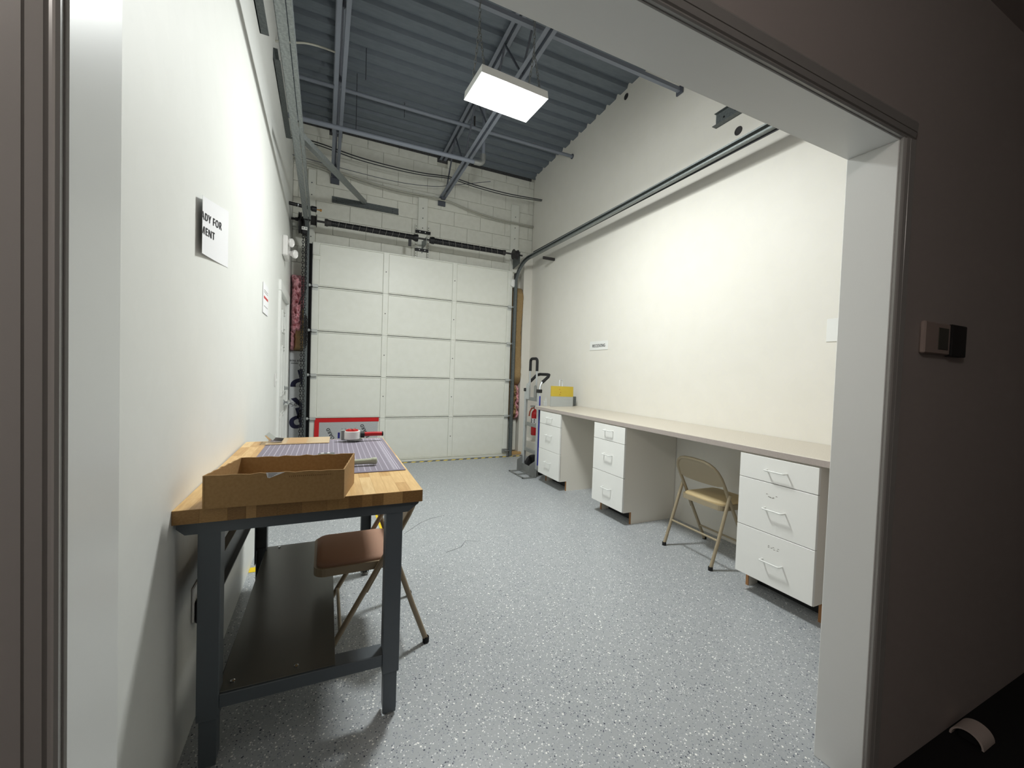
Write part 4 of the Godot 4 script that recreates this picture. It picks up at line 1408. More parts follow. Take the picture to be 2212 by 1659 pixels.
func hand_truck():
	# stands with its toe plate towards the overhead door; local -x is the toe side
	var o := thing("hand_truck", "aluminium hand truck with black grips standing at far end of counter", "hand truck", Vector3(2.5, 0, -4.82))
	var zn := -4.63
	var zr := -5.0
	var x := 2.53
	for z in [zn, zr]:
		var st := mk()
		cb(st, x - 0.018, x + 0.018, 0.09, 1.11, z - 0.022, z + 0.022, 0.004)
		var rail := objw("rail", st, M.alu, o)
		if z == zn:
			st = mk()
			cb(st, x - 0.008, x + 0.01, 0.16, 1.06, z + 0.0215, z + 0.0245, 0.001)
			objw("blue_strip", st, M.blue, rail)
		st = mk()
		cb(st, x - 0.028, x + 0.03, 1.10, 1.145, z - 0.03, z + 0.03, 0.005)
		objw("end_cap", st, M.black, o)
		st = mk()
		tube(st, [Vector3(x + 0.005, 1.12, z), Vector3(x + 0.02, 1.19, z + (0.012 if z == zr else -0.012)), Vector3(x + 0.05, 1.24, z + (0.02 if z == zr else -0.02))], 0.014, 10)
		objw("handle_tube", st, M.alu, o)
	for y in [[0.985, 1.03], [0.64, 0.69], [0.29, 0.34]]:
		var st := mk()
		cb(st, x - 0.016, x + 0.008, y[0], y[1], zr + 0.02, zn - 0.02, 0.004)
		objw("cross_bar", st, M.alu_dull, o)
	# upper straight loop
	var st := mk()
	var za := -4.91
	var zb := -4.72
	for z in [za, zb]:
		st = mk()
		cyl(st, Vector3(x + 0.005, 1.03, z), Vector3(x + 0.005, 1.41, z), 0.0125, 10)
		objw("loop_tube", st, M.alu, o)
	st = mk()
	tube(st, [Vector3(x + 0.005, 1.38, za), Vector3(x + 0.005, 1.5, za)] + arc(Vector3(x + 0.005, 1.5, za + 0.045), Vector3(0, 0, -1), Vector3(0, 1, 0), 0.045, 0, PI / 2, 5) + arc(Vector3(x + 0.005, 1.5, zb - 0.045), Vector3(0, 0, 1), Vector3(0, 1, 0), 0.045, PI / 2, 0, 5) + [Vector3(x + 0.005, 1.5, zb), Vector3(x + 0.005, 1.38, zb)], 0.0185, 12)
	objw("upper_grip", st, M.rubber, o)
	# lower loop bent back over the counter
	st = mk()
	tube(st, [Vector3(x + 0.045, 1.235, zr + 0.02), Vector3(x + 0.13, 1.325, zr + 0.04), Vector3(x + 0.165, 1.34, zr + 0.075), Vector3(x + 0.17, 1.34, zn - 0.1), Vector3(x + 0.165, 1.335, zn - 0.05), Vector3(x + 0.14, 1.31, zn - 0.025), Vector3(x + 0.05, 1.235, zn - 0.02)], 0.02, 12)
	objw("lower_grip", st, M.rubber, o)
	# stair guard plate
	st = mk()
	prism(st, [Vector2(-4.97, 1.0), Vector2(-4.88, 1.0), Vector2(-4.88, 1.18), Vector2(-4.9, 1.21), Vector2(-4.95, 1.21), Vector2(-4.97, 1.18)], x - 0.02, x - 0.012, Transform3D(Basis(Vector3(0, 0, 1), Vector3(0, 1, 0), Vector3(1, 0, 0)), Vector3.ZERO))
	objw("brace_plate", st, M.alu, o)
	st = mk()
	prism(st, [Vector2(-4.74, 1.0), Vector2(-4.68, 1.0), Vector2(-4.68, 1.18), Vector2(-4.7, 1.2), Vector2(-4.74, 1.18)], x - 0.02, x - 0.012, Transform3D(Basis(Vector3(0, 0, 1), Vector3(0, 1, 0), Vector3(1, 0, 0)), Vector3.ZERO))
	objw("brace_plate", st, M.alu_dull, o)
	# base brackets and toe plate with two cut-outs
	for z in [zn, zr]:
		st = mk()
		prism(st, [Vector2(x - 0.09, 0.012), Vector2(x + 0.04, 0.012), Vector2(x + 0.04, 0.2), Vector2(x - 0.02, 0.2), Vector2(x - 0.09, 0.16)], z - 0.03, z - 0.024, Transform3D())
		objw("base_bracket", st, M.alu_dull, o)
	st = mk()
	var xa := 2.325
	var xb := 2.515
	var z0 := -5.04
	var z1 := -4.6
	bx(st, xa, xa + 0.022, 0.003, 0.012, z0, z1)
	bx(st, xb - 0.04, xb, 0.003, 0.012, z0, z1)
	for z in [z0, -4.84, z1 - 0.03]:
		bx(st, xa, xb, 0.003, 0.012, z, z + 0.03)
	bx(st, xb - 0.006, xb, 0.012, 0.11, z0, z1)
	objw("toe_plate", st, M.alu_dull, o)
	for z in [zn - 0.075, zr + 0.075]:
		st = mk()
		lathe(st, [Vector2(0, -0.025), Vector2(0.04, -0.025), Vector2(0.1, -0.022), Vector2(0.115, -0.012), Vector2(0.118, 0.0), Vector2(0.115, 0.012), Vector2(0.1, 0.022), Vector2(0.04, 0.025), Vector2(0, 0.025)], 24, Transform3D(Basis(Vector3(0, 1, 0), Vector3(0, 0, 1), Vector3(1, 0, 0)), Vector3(x + 0.1, 0.119, z)))
		objw("wheel", st, M.rubber, o)
	st = mk()
	cyl(st, Vector3(x + 0.1, 0.119, zr - 0.02), Vector3(x + 0.1, 0.119, zn + 0.02), 0.009, 8)
	for z in [zn - 0.02, zr + 0.02]:
		box(st, Vector3(x + 0.055, 0.13, z), Vector3(0.11, 0.03, 0.006))
	objw("axle", st, M.iron, o)

# ---------------------------------------------------------------- folding chairs
func folding_chair(called_label: String, at: Vector3, turn: float, D: float, frame_m: Material, pad_m: Material) -> Node3D:
	# local: rear feet at z = 0, the sitter looks along +z, origin between the rear feet
	var o := thing("folding_chair", called_label, "chair", at, turn)
	var hw := 0.205
	var topz := 0.03
	var fr := func(h: float) -> float: return lerpf(D, topz, h / 0.755)
	var st := mk()
	var pts := []
	var dirv := Vector3(0, 0.755, topz - D).normalized()
	pts.append(Vector3(-hw - 0.006, 0.012, fr.call(0.012)))
	pts.append(Vector3(-hw, 0.45, fr.call(0.45)))
	var yk := 0.58
	pts.append(Vector3(-hw, yk, fr.call(yk)))
	var vlen := (0.745 - yk) / dirv.y
	for i in range(1, 12):
		var a := PI * i / 12.0
		var cx := -cos(a)
		var sy := sin(a)
		var x := signf(cx) * pow(absf(cx), 0.62) * hw
		var v := pow(absf(sy), 0.75) * vlen
		pts.append(Vector3(x, yk + dirv.y * v, fr.call(yk) + dirv.z * v))
	pts.append(Vector3(hw, yk, fr.call(yk)))
	pts.append(Vector3(hw, 0.45, fr.call(0.45)))
	pts.append(Vector3(hw + 0.006, 0.012, fr.call(0.012)))
	tube(st, pts, 0.0125, 10)
	obj("frame", st, frame_m, o)
	# pressed steel backrest inside the arch
	st = mk()
	var poly := []
	for i in range(0, 13):
		var a := PI * i / 12.0
		var cx := -cos(a)
		poly.append(Vector2(signf(cx) * pow(absf(cx), 0.62) * (hw - 0.004), pow(sin(a), 0.75) * (vlen - 0.004)))
	for i in range(1, 8):
		var t := 1.0 - i / 4.0
		poly.append(Vector2(t * (hw - 0.01), -0.012 * (1.0 - t * t) - 0.012))
	prism(st, poly, -0.004, 0.004, Transform3D(Basis(Vector3(1, 0, 0), dirv, Vector3(1, 0, 0).cross(dirv)), Vector3(0, yk, fr.call(yk))))
	obj("backrest", st, frame_m, o)
	var jz: float = fr.call(0.505)
	for s in [-1.0, 1.0]:
		st = mk()
		tube(st, [Vector3(s * 0.223, 0.012, 0.0), Vector3(s * 0.222, 0.2, jz * 0.4), Vector3(s * 0.218, 0.515, jz + 0.004)], 0.0125, 10)
		obj("leg", st, frame_m, o)
		for q in [Vector3(s * 0.223, 0, 0), Vector3(s * (hw + 0.006), 0, fr.call(0.0))]:
			st = mk()
			lathe(st, [Vector2(0, 0.0), Vector2(0.016, 0.0), Vector2(0.0165, 0.02), Vector2(0.0135, 0.028)], 12, Transform3D(Basis(), q))
			obj("foot_cap", st, M.rubber, o)
		st = mk()
		tube(st, [Vector3(s * 0.213, 0.44, jz + 0.03), Vector3(s * 0.213, 0.30, fr.call(0.30) - 0.012)], 0.005, 6)
		obj("side_link", st, frame_m, o)
	st = mk()
	cyl(st, Vector3(-0.222, 0.2, jz * 0.4), Vector3(0.222, 0.2, jz * 0.4), 0.0085, 8)
	obj("rung", st, frame_m, o)
	st = mk()
	cyl(st, Vector3(-hw, 0.13, fr.call(0.13)), Vector3(hw, 0.13, fr.call(0.13)), 0.0085, 8)
	obj("rung", st, frame_m, o)
	# seat pan and pad
	var z0 := jz - 0.045
	var z1 := z0 + 0.38
	var outline := func(x0: float, x1: float, za: float, zb: float, r: float) -> Array:
		var q := []
		for c in [[x1 - r, zb - r, 0.0], [x0 + r, zb - r, PI / 2], [x0 + r, za + r, PI], [x1 - r, za + r, 1.5 * PI]]:
			for i in 6:
				var a: float = c[2] + (PI / 2) * i / 5.0
				q.append(Vector2(c[0] + cos(a) * r, c[1] + sin(a) * r))
		return q
	st = mk()
	var flatb := Basis(Vector3(1, 0, 0), Vector3(0, 0, 1), Vector3(0, -1, 0))
	prism(st, outline.call(-0.195, 0.195, z0, z1, 0.05), -0.432, -0.395, Transform3D(flatb, Vector3.ZERO))
	obj("seat_pan", st, frame_m, o)
	st = mk()
	var base: Array = outline.call(-0.183, 0.183, z0 + 0.012, z1 - 0.012, 0.05)
	var prev := []
	var prev_n := []
	for k in 5:
		var ins: float = [0.0, 0.0, 0.006, 0.03, 0.09][k]
		var hh: float = [0.432, 0.440, 0.447, 0.453, 0.457][k]
		var ring := []
		for p in base:
			var cc := Vector2(0, (z0 + z1) * 0.5)
			var dq: Vector2 = (p as Vector2) - cc
			var sc := Vector2(1.0 - ins / 0.183, 1.0 - ins / 0.19)
			ring.append(Vector3(cc.x + dq.x * sc.x, hh, cc.y + dq.y * sc.y))
		var nr := []
		for p in ring:
			var n0 := Vector3(p.x, 0, p.z - (z0 + z1) * 0.5).normalized()
			nr.append((n0 + Vector3.UP * [0.0, 0.25, 1.2, 4.0, 9.0][k]).normalized())
		if k > 0:
			for i in ring.size():
				var j := (i + 1) % ring.size()
				tri(st, prev[i], prev[j], ring[j], prev_n[i], prev_n[j], nr[j])
				tri(st, prev[i], ring[j], ring[i], prev_n[i], nr[j], nr[i])
		prev_n = nr
		prev = ring
	var ctr := Vector3(0, 0.459, (z0 + z1) * 0.5)
	for i in prev.size():
		tri(st, prev[i], prev[(i + 1) % prev.size()], ctr, prev_n[i], prev_n[(i + 1) % prev.size()], Vector3.UP)
	obj("seat_pad", st, pad_m, o)
	return o

func chairs():
	folding_chair("beige folding chair with tan padded seat pushed under the counter", Vector3(2.515, 0, -2.2), PI / 2 - 0.03, 0.43, M.chair, M.pad_tan)
	folding_chair("folding chair with brown padded seat tucked under the workbench", Vector3(0.485, 0, -2.19), -PI / 2, 0.47, M.chair_dark, M.pad_brown)

# ---------------------------------------------------------------- workbench
func workbench():
	var o := thing("workbench", "workbench with butcher block top and dark grey steel legs", "workbench", Vector3(-0.0265, 0, -2.2), -0.008)
	var W := 0.388
	var Dh := 0.635
	var H := 0.885
	var T := 0.045
	var st := mk()
	bx(st, -W + 0.003, W - 0.003, H - T, H - 0.004, -Dh + 0.003, Dh - 0.003)
	var top := obj("tabletop", st, M.woods[2], o)
	var n := 18
	var w := 2.0 * W / n
	var shapes := {}
	for i in n:
		var z := -Dh
		var first := true
		while z < Dh - 0.001:
			var L := snappedf(rng.randf_range(0.16, 0.46), 0.06)
			if first: L = snappedf(rng.randf_range(0.12, 0.42), 0.06)
			first = false
			if z + L > Dh - 0.1: L = Dh - z
			var k := rng.randi_range(0, 3)
			var key := "%.4f,%d" % [L, k]
			if not shapes.has(key):
				var q := mk()
				cbox(q, Vector3.ZERO, Vector3(w - 0.0002, T, L - 0.0002), 0.0003)
				var me := q.commit()
				me.surface_set_material(0, M.woods[k])
				shapes[key] = me
			var s := MeshInstance3D.new()
			s.name = "stave"
			s.mesh = shapes[key]
			s.position = Vector3(-W + (i + 0.5) * w, H - T / 2, z + L / 2)
			top.add_child(s, true)
			z += L
	var shaded_grain := []  # end-grain tones, darkened further to carry the shade on the front face
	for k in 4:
		shaded_grain.append(grained([srgb(142, 106, 60), srgb(164, 126, 78), srgb(124, 90, 48), srgb(152, 116, 68)][k], [srgb(168, 130, 80), srgb(186, 148, 96), srgb(150, 114, 68), srgb(176, 138, 86)][k], 0.05, Vector3(7, 16, 7), 40 + k, 0.55))
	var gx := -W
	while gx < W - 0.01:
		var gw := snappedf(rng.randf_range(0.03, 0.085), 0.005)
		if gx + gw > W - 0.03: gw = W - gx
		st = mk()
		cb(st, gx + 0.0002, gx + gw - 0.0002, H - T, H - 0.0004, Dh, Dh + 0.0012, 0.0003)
		obj("shaded_end_grain", st, shaded_grain[rng.randi_range(0, 3)], top)
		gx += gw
	for s in [-1.0, 1.0]:
		# upper cross beam with sloped ends
		st = mk()
		prism(st, [Vector2(-0.383, 0.838), Vector2(0.378, 0.838), Vector2(0.378, 0.828), Vector2(0.338, 0.798), Vector2(-0.36, 0.798), Vector2(-0.383, 0.82)], s * (Dh - 0.075), s * (Dh - 0.02))
		obj("cross_beam", st, M.bench, o)
		for q in [[-0.327, -0.265], [0.257, 0.319]]:
			st = mk()
			# folded channel leg, open on the inner side
			cb(st, q[0], q[1], 0.17, 0.80, s * (Dh - 0.03), s * (Dh - 0.024), 0.002)
			cb(st, q[0], q[0] + 0.004, 0.17, 0.80, s * (Dh - 0.085), s * (Dh - 0.026), 0.001)
			cb(st, q[1] - 0.004, q[1], 0.17, 0.80, s * (Dh - 0.085), s * (Dh - 0.026), 0.001)
			var leg := obj("leg", st, M.bench, o)
			st = mk()
			cb(st, q[0] + 0.007, q[1] - 0.007, 0.006, 0.25, s * (Dh - 0.036), s * (Dh - 0.031), 0.002)
			cb(st, q[0] + 0.006, q[0] + 0.01, 0.02, 0.25, s * (Dh - 0.08), s * (Dh - 0.032), 0.001)
			cb(st, q[1] - 0.010, q[1] - 0.006, 0.02, 0.25, s * (Dh - 0.08), s * (Dh - 0.032), 0.001)
			obj("foot_extension", st, M.bench, leg)
			st = mk()
			lathe(st, [Vector2(0, 0), Vector2(0.022, 0), Vector2(0.024, 0.006), Vector2(0.016, 0.016), Vector2(0.006, 0.02), Vector2(0.006, 0.04), Vector2(0, 0.04)], 14, Transform3D(Basis(), Vector3((q[0] + q[1]) * 0.5, 0, s * (Dh - 0.055))))
			obj("glide", st, M.alu_dull, leg)
		# lower cross beam
		st = mk()
		cb(st, -0.265, 0.257, 0.20, 0.246, s * (Dh - 0.034), s * (Dh - 0.028), 0.002)
		cb(st, -0.265, 0.257, 0.242, 0.246, s * (Dh - 0.10), s * (Dh - 0.03), 0.001)
		obj("cross_beam", st, M.bench, o)
	st = mk()
	cb(st, -0.272, 0.09, 0.2465, 0.2495, -Dh + 0.03, Dh - 0.036, 0.001)
	cb(st, 0.087, 0.09, 0.225, 0.2495, -Dh + 0.1, Dh - 0.1, 0.001)
	var shelf := obj("shelf", st, M.bench_shelf, o)
	for p in [Vector2(-0.235, Dh - 0.075), Vector2(-0.04, Dh - 0.075), Vector2(-0.2, -Dh + 0.06), Vector2(0.0, -Dh + 0.06)]:
		st = mk()
		lathe(st, [Vector2(0.008, 0), Vector2(0.008, 0.005), Vector2(0.004, 0.007), Vector2(0, 0.007)], 8, Transform3D(Basis(), Vector3(p.x, 0.2495, p.y)))
		obj("bolt", st, M.chrome, shelf)
	st = mk()
	cb(st, -0.312, -0.306, 0.54, 0.665, -Dh + 0.06, Dh - 0.05, 0.002)
	cb(st, -0.312, -0.285, 0.66, 0.665, -Dh + 0.06, Dh - 0.05, 0.001)
	cb(st, -0.312, -0.285, 0.54, 0.545, -Dh + 0.06, Dh - 0.05, 0.001)
	obj("rear_stringer", st, M.bench, o)

func bench_things():
	var H := 0.886
	# cutting mat
	var o := thing("cutting_mat", "grey purple cutting mat with white grid lines on the workbench", "cutting mat", Vector3(0.03, H, -2.35), -0.012)
	var st := mk()
	cb(st, -0.327, 0.325, 0.0, 0.0025, -0.46, 0.46, 0.0008)
	obj("mat_body", st, mat(srgb(128, 118, 136), 0.6), o)
	st = mk()
	uvquad(st, Vector3(-0.324, 0.0028, -0.457), Vector3(0.322, 0.0028, -0.457), Vector3(0.322, 0.0028, 0.457), Vector3(-0.324, 0.0028, 0.457), Vector3.UP)
	obj("printed_grid", st, M.mat_print, o)
	# cardboard tray: four leaning walls of real thickness
	o = thing("cardboard_tray", "low open cardboard box at front edge of the workbench", "cardboard box", Vector3(-0.12, H, -1.66))
	var fl := Vector3(-0.34, H, -1.556)
	var frr := Vector3(0.072, H, -1.535)
	var brr := Vector3(0.118, H, -1.735)
	var bl := Vector3(-0.275, H, -1.79)
	var hs := [0.106, 0.104, 0.120, 0.113]
	var names := ["front_wall", "right_wall", "back_wall", "left_wall"]
	var C := [fl, frr, brr, bl]
	var mid := (fl + frr + brr + bl) * 0.25
	for i in 4:
		var a: Vector3 = C[i]
		var b: Vector3 = C[(i + 1) % 4]
		var d := (b - a).normalized()
		var inw := Vector3(-d.z, 0, d.x)
		if inw.dot(mid - a) < 0: inw = -inw
		st = mk()
		var N := 16
		var t := 0.0045
		for j in N:
			var f0 := float(j) / N
			var f1 := float(j + 1) / N
			var h0: float = lerpf(hs[i], hs[(i + 1) % 4], f0) + 0.0025 * sin(f0 * 37.0 + i * 2.0) * sin(f0 * PI)
			var h1: float = lerpf(hs[i], hs[(i + 1) % 4], f1) + 0.0025 * sin(f1 * 37.0 + i * 2.0) * sin(f1 * PI)
			var lean := inw * 0.0
			var A := a.lerp(b, f0)
			var B := a.lerp(b, f1)
			var At := A + Vector3.UP * h0 + lean
			var Bt := B + Vector3.UP * h1 + lean
			quad(st, A, B, Bt, At, -inw)
			quad(st, A + inw * t, B + inw * t, Bt + inw * t, At + inw * t, inw)
			quad(st, At, Bt, Bt + inw * t, At + inw * t, Vector3.UP)
		quad(st, a, a + inw * t, a + inw * t + Vector3.UP * hs[i], a + Vector3.UP * hs[i], -d)
		quad(st, b, b + inw * t, b + inw * t + Vector3.UP * hs[(i + 1) % 4], b + Vector3.UP * hs[(i + 1) % 4], d)
		objw(names[i], st, M.card, o)
	st = mk()
	prism(st, [Vector2(fl.x + 0.004, -fl.z + 0.005), Vector2(frr.x - 0.004, -frr.z + 0.005), Vector2(brr.x - 0.005, -brr.z - 0.004), Vector2(bl.x + 0.004, -bl.z - 0.005)], H + 0.001, H + 0.005, Transform3D(Basis(Vector3(1, 0, 0), Vector3(0, 0, -1), Vector3(0, 1, 0)), Vector3.ZERO))
	objw("bottom", st, M.card, o)
	st = mk()
	var lp := func(f: float, y: float) -> Vector3: return fl.lerp(frr, f) + Vector3(0, y, 0.0012)
	tri(st, lp.call(0.42, 0.107), lp.call(0.555, 0.1055), lp.call(0.445, 0.088), Vector3.BACK, Vector3.BACK, Vector3.BACK)
	tri(st, lp.call(0.42, 0.107), lp.call(0.445, 0.088), lp.call(0.43, 0.09), Vector3.BACK, Vector3.BACK, Vector3.BACK)
	var lab := objw("torn_label", st, M.paper, o)
	st = mk()
	for i in 4:
		var y := 0.1035 - i * 0.0035
		quad(st, lp.call(0.435, y) + Vector3(0, 0, 0.0004), lp.call(0.50 - i * 0.012, y) + Vector3(0, 0, 0.0004), lp.call(0.50 - i * 0.012, y - 0.0012) + Vector3(0, 0, 0.0004), lp.call(0.435, y - 0.0012) + Vector3(0, 0, 0.0004), Vector3.BACK)
	objw("printed_lines", st, M.ink, lab)
	st = mk()
	for i in 22:
		var f := 0.585 + i * 0.0145
		quad(st, lp.call(f, 0.092), lp.call(f + 0.004, 0.092), lp.call(f + 0.004, 0.088), lp.call(f, 0.088), Vector3.BACK)
	objw("perforation", st, mat(srgb(104, 74, 44), 0.9), o)
	# clipboard
	o = thing("clipboard", "light brown clipboard with silver clip at far end of workbench", "clipboard", Vector3(-0.13, H + 0.004, -2.77), -0.03)
	st = mk()
	cb(st, -0.165, 0.17, 0.0, 0.004, -0.12, 0.1, 0.001)
	obj("board", st, M.tan, o)
	st = mk()
	cb(st, -0.06, 0.045, 0.0042, 0.0052, -0.11, 0.085, 0.0005)
	obj("paper_slip", st, mat(srgb(196, 160, 116), 0.35), o)
	st = mk()
	prism(st, [Vector2(-0.155, 0.005), Vector2(-0.085, 0.008), Vector2(-0.085, 0.011), Vector2(-0.13, 0.018), Vector2(-0.165, 0.05), Vector2(-0.172, 0.048), Vector2(-0.15, 0.02)], -0.06, 0.06)
	obj("clip_jaw", st, M.chrome, o)
	st = mk()
	cyl(st, Vector3(-0.145, 0.018, -0.05), Vector3(-0.145, 0.018, 0.05), 0.008, 10)
	obj("clip_hinge", st, M.alu, o)
	# red tape gun lying on its side
	o = thing("tape_gun", "red tape gun holding a full white roll at far right of workbench", "tape gun", Vector3(0.17, H + 0.003, -2.7))
	var c := Vector3(0.165, H + 0.02, -2.70)
	st = mk()
	lathe(st, [Vector2(0.038, 0.0), Vector2(0.046, 0.0), Vector2(0.0475, 0.002), Vector2(0.0475, 0.047), Vector2(0.046, 0.049), Vector2(0.038, 0.049), Vector2(0.038, 0.0)], 28, Transform3D(Basis(), c))
	objw("tape_roll", st, M.plastic, o)
	st = mk()
	lathe(st, [Vector2(0.03, 0.02), Vector2(0.037, 0.02), Vector2(0.037, 0.055), Vector2(0.03, 0.055), Vector2(0.03, 0.02)], 20, Transform3D(Basis(), c))
	for i in 3:
		box(st, Vector3.ZERO, Vector3(0.066, 0.008, 0.011), Transform3D(Basis(Vector3.UP, i * PI / 3), c + Vector3(0, 0.054, 0)))
	objw("roll_hub", st, M.red, o)
	st = mk()
	prism(st, [Vector2(-0.055, 0.02), Vector2(-0.02, 0.05), Vector2(0.055, 0.042), Vector2(0.062, -0.02), Vector2(0.02, -0.05), Vector2(-0.01, -0.04)], -0.006, -0.003, Transform3D(Basis(Vector3(1, 0, 0), Vector3(0, 0, -1), Vector3(0, 1, 0)), c))
	cb(st, c.x - 0.062, c.x - 0.04, c.y - 0.006, c.y + 0.055, c.z - 0.02, c.z + 0.015, 0.002)
	objw("frame_plate", st, M.alu_dull, o)
	st = mk()
	cb(st, c.x - 0.085, c.x - 0.062, c.y - 0.003, c.y + 0.047, c.z - 0.004, c.z - 0.003, 0.0004)
	var flag := objw("tape_flag", st, M.clear, o)
	st = mk()
	cb(st, c.x - 0.081, c.x - 0.069, c.y + 0.004, c.y + 0.04, c.z - 0.0029, c.z - 0.0022, 0.0003)
	objw("blue_print", st, M.blue, flag)
	st = mk()
	cyl(st, c + Vector3(0.05, 0.024, 0), c + Vector3(0.073, 0.024, 0), 0.02, 12)
	objw("tension_knob", st, M.black, o)
	st = mk()
	tube(st, [c + Vector3(0.07, 0.026, 0), c + Vector3(0.09, 0.026, 0), c + Vector3(0.13, 0.027, 0), c + Vector3(0.178, 0.026, 0)], 0.0135, 12)
	objw("handle", st, M.red_deep, o)
	st = mk()
	cyl(st, c + Vector3(0.178, 0.026, 0), c + Vector3(0.186, 0.026, 0), 0.0145, 12)
	objw("handle_end", st, M.rubber, o)
	# pale handled tape gun behind the box
	o = thing("tape_gun", "tape gun with pale green handle lying behind the cardboard box", "tape gun", Vector3(0.1, H + 0.003, -2.0))
	var yb := H + 0.022
	st = mk()
	lathe(st, [Vector2(0, -0.01), Vector2(0.012, -0.01), Vector2(0.0135, 0.0), Vector2(0.0125, 0.03), Vector2(0.0128, 0.07), Vector2(0.014, 0.095), Vector2(0.0168, 0.106), Vector2(0.0165, 0.118), Vector2(0.012, 0.122), Vector2(0, 0.122)], 16, Transform3D(Basis(Vector3(0, 1, 0), Vector3(1, 0.012, 0), Vector3(0, 0, 1)), Vector3(0.115, yb, -2.015)))
	objw("handle", st, M.handle, o)
	st = mk()
	prism(st, [Vector2(0.105, 1.995), Vector2(0.105, 2.035), Vector2(0.05, 2.06), Vector2(0.0, 2.05), Vector2(-0.03, 2.0), Vector2(0.03, 1.98)], yb - 0.004, yb, Transform3D(Basis(Vector3(1, 0, 0), Vector3(0, 0, -1), Vector3(0, 1, 0)), Vector3.ZERO))
	cyl(st, Vector3(0.04, H + 0.003, -2.015), Vector3(0.04, yb, -2.015), 0.03, 18)
	objw("frame_plate", st, M.iron, o)
	# dark tool beyond the box
	o = thing("blade_guard", "dark flat tool with two holes lying just behind the cardboard box", "tool", Vector3(0.02, H + 0.003, -2.36))
	st = mk()
	cb(st, -0.02, 0.06, H + 0.003, H + 0.010, -2.34, -2.22, 0.003)
	objw("tool_body", st, M.galv_dark, o)
	for xx in [0.0, 0.03]:
		st = mk()
		cyl(st, Vector3(xx, H + 0.010, -2.325), Vector3(xx, H + 0.0112, -2.325), 0.008, 10)
		objw("pale_screw", st, M.white, o)

# ---------------------------------------------------------------- marks on the floor
func floor_marks():
	var st := mk()
	bx(st, 0.452, 0.482, 0.0005, 0.0018, -3.9, -3.3)
	tag(obj("floor_tape", st, M.yellow), "yellow floor tape line showing between workbench and chair back", "floor tape")
	st = mk()
	bx(st, -0.418, -0.36, 0.0005, 0.0018, -3.12, -3.05)
	tag(obj("floor_tape", st, M.yellow), "short yellow floor tape piece at the foot of left wall", "floor tape")
	var o := thing("hazard_tape", "yellow and black striped tape along the overhead door sill", "floor tape", Vector3(1.3, 0.0, -5.925))
	var a := mk()
	var b := mk()
	var x := -0.16
	var i := 0
	while x < 3.0:
		var q: SurfaceTool = a if i % 2 == 0 else b
		prism(q, [Vector2(x, 5.905), Vector2(x + 0.06, 5.905), Vector2(x + 0.095, 5.95), Vector2(x + 0.035, 5.95)], 0.0005, 0.002, Transform3D(Basis(Vector3(1, 0, 0), Vector3(0, 0, -1), Vector3(0, 1, 0)), Vector3.ZERO))
		x += 0.06
		i += 1
	objw("yellow_stripes", a, M.yellow, o)
	objw("black_stripes", b, M.black, o)
	# hairline cracks in the coating
	st = mk()
	for w in [[Vector3(0.62, 0.0006, -3.35), Vector3(0.8, 0.0006, -3.55), Vector3(0.9, 0.0006, -3.62), Vector3(1.05, 0.0006, -3.66)], [Vector3(0.85, 0.0006, -2.9), Vector3(0.98, 0.0006, -2.95), Vector3(1.05, 0.0006, -3.05), Vector3(1.15, 0.0006, -3.0)]]:
		tube(st, w, 0.002, 4, false, true, 0.3)
	tag(obj("floor_crack", st, mat(srgb(104, 106, 108), 0.7)), "fine dark hairline cracks in the grey floor coating", "crack")

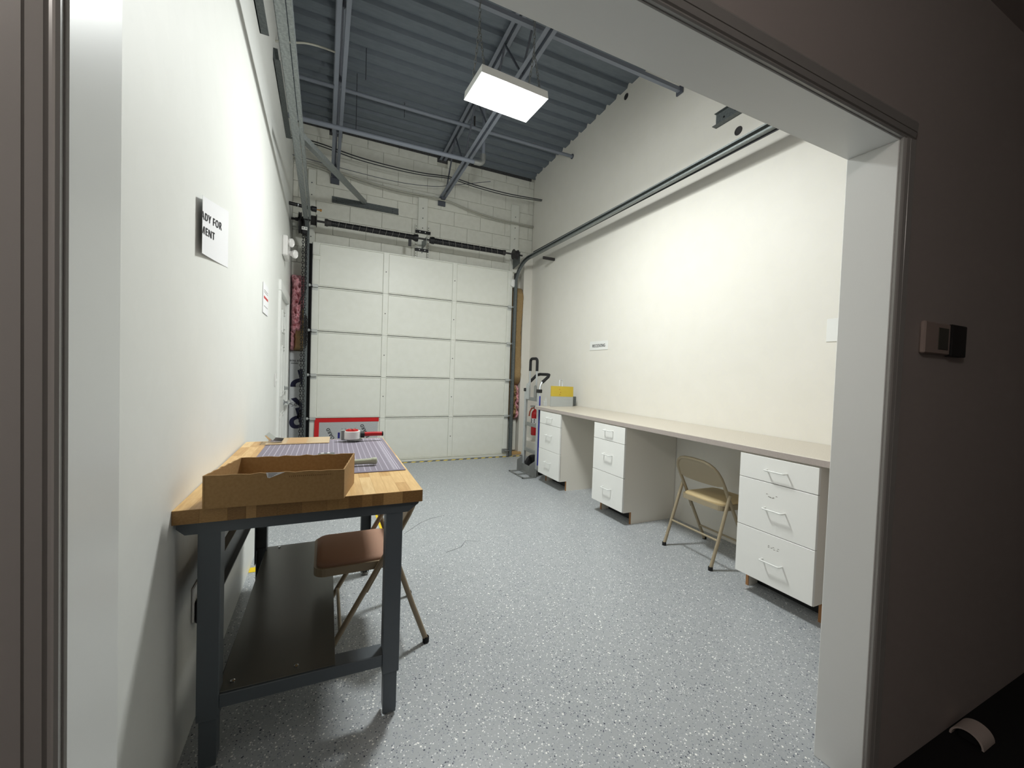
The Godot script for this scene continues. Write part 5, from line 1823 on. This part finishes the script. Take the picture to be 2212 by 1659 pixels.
# ---------------------------------------------------------------- the dark hall
func hall_things():
	var hl := thing("hall_lamp", "dim round lamp on the hall ceiling behind the camera", "lamp", Vector3(-0.85, 2.8, 0.4))
	var s0 := mk()
	lathe(s0, [Vector2(0, 0), Vector2(0.12, 0), Vector2(0.12, -0.02), Vector2(0.10, -0.03)], 24, Transform3D())
	obj("base", s0, M.white, hl)
	s0 = mk()
	lathe(s0, [Vector2(0.10, -0.03), Vector2(0.09, -0.06), Vector2(0.05, -0.08), Vector2(0, -0.085)], 24, Transform3D())
	var gm := mat(Color.WHITE, 0.5)
	gm.emission_enabled = true
	gm.emission = Color(1.0, 0.93, 0.82)
	gm.emission_energy_multiplier = 3.0
	obj("lamp_shade", s0, gm, hl)
	var om := OmniLight3D.new()
	om.name = "hall_light"
	om.light_energy = 0.69
	om.light_color = Color(1.0, 0.97, 0.94)
	om.light_size = 0.09
	om.omni_range = 8.0
	om.omni_attenuation = 2.0
	om.shadow_enabled = true
	hl.add_child(om)
	om.position = Vector3(0, -0.2, 0)
	var z := ZD + 0.001
	var o := thing("thermostat", "white wall thermostat with dark screen right of the doorway", "thermostat", Vector3(1.94, 1.47, ZD))
	var st := mk()
	cb(st, 1.845, 2.03, 1.465, 1.575, z, z + 0.016, 0.004)
	objw("housing", st, mat(srgb(176, 160, 152), 0.6), o)
	st = mk()
	cb(st, 1.94, 2.012, 1.482, 1.558, z + 0.0155, z + 0.018, 0.001)
	objw("screen", st, mat(srgb(70, 72, 62), 0.4), o)
	st = mk()
	cb(st, 2.034, 2.15, 1.462, 1.576, z, z + 0.02, 0.003)
	tag(obj("black_wall_box", st, M.black), "black box on the dark wall touching the thermostat", "wall box")
	o = thing("arched_band", "pale curved band arching up from the dark hall floor by the wall", "band", Vector3(2.31, 0, -0.63))
	st = mk()
	for q in [[0.047, 1.0], [0.041, -1.0]]:
		for i in 16:
			var a0 := PI * i / 16.0
			var a1 := PI * (i + 1) / 16.0
			var P := func(a: float, x: float) -> Vector3: return Vector3(x, 0.002 + sin(a) * q[0], -0.632 - cos(a) * q[0])
			var N := func(a: float) -> Vector3: return Vector3(0, sin(a), -cos(a)) * q[1]
			tri(st, P.call(a0, 2.25), P.call(a1, 2.25), P.call(a1, 2.35), N.call(a0), N.call(a1), N.call(a1))
			tri(st, P.call(a0, 2.25), P.call(a1, 2.35), P.call(a0, 2.35), N.call(a0), N.call(a1), N.call(a0))
	for x in [2.25, 2.35]:
		for i in 16:
			var a0 := PI * i / 16.0
			var a1 := PI * (i + 1) / 16.0
			var E := func(a: float, rr: float) -> Vector3: return Vector3(x, 0.002 + sin(a) * rr, -0.632 - cos(a) * rr)
			quad(st, E.call(a0, 0.041), E.call(a1, 0.041), E.call(a1, 0.047), E.call(a0, 0.047), Vector3(-1 if x < 2.3 else 1, 0, 0))
	objw("band", st, mat(srgb(206, 194, 186), 0.7), o)
	st = mk()
	cb(st, 2.26, 2.349, 0.0, 0.03, -0.66, -0.604, 0.006)
	objw("hollow_shade", st, M.carpet, o)  # black block added to stand for the shade inside the hollow band
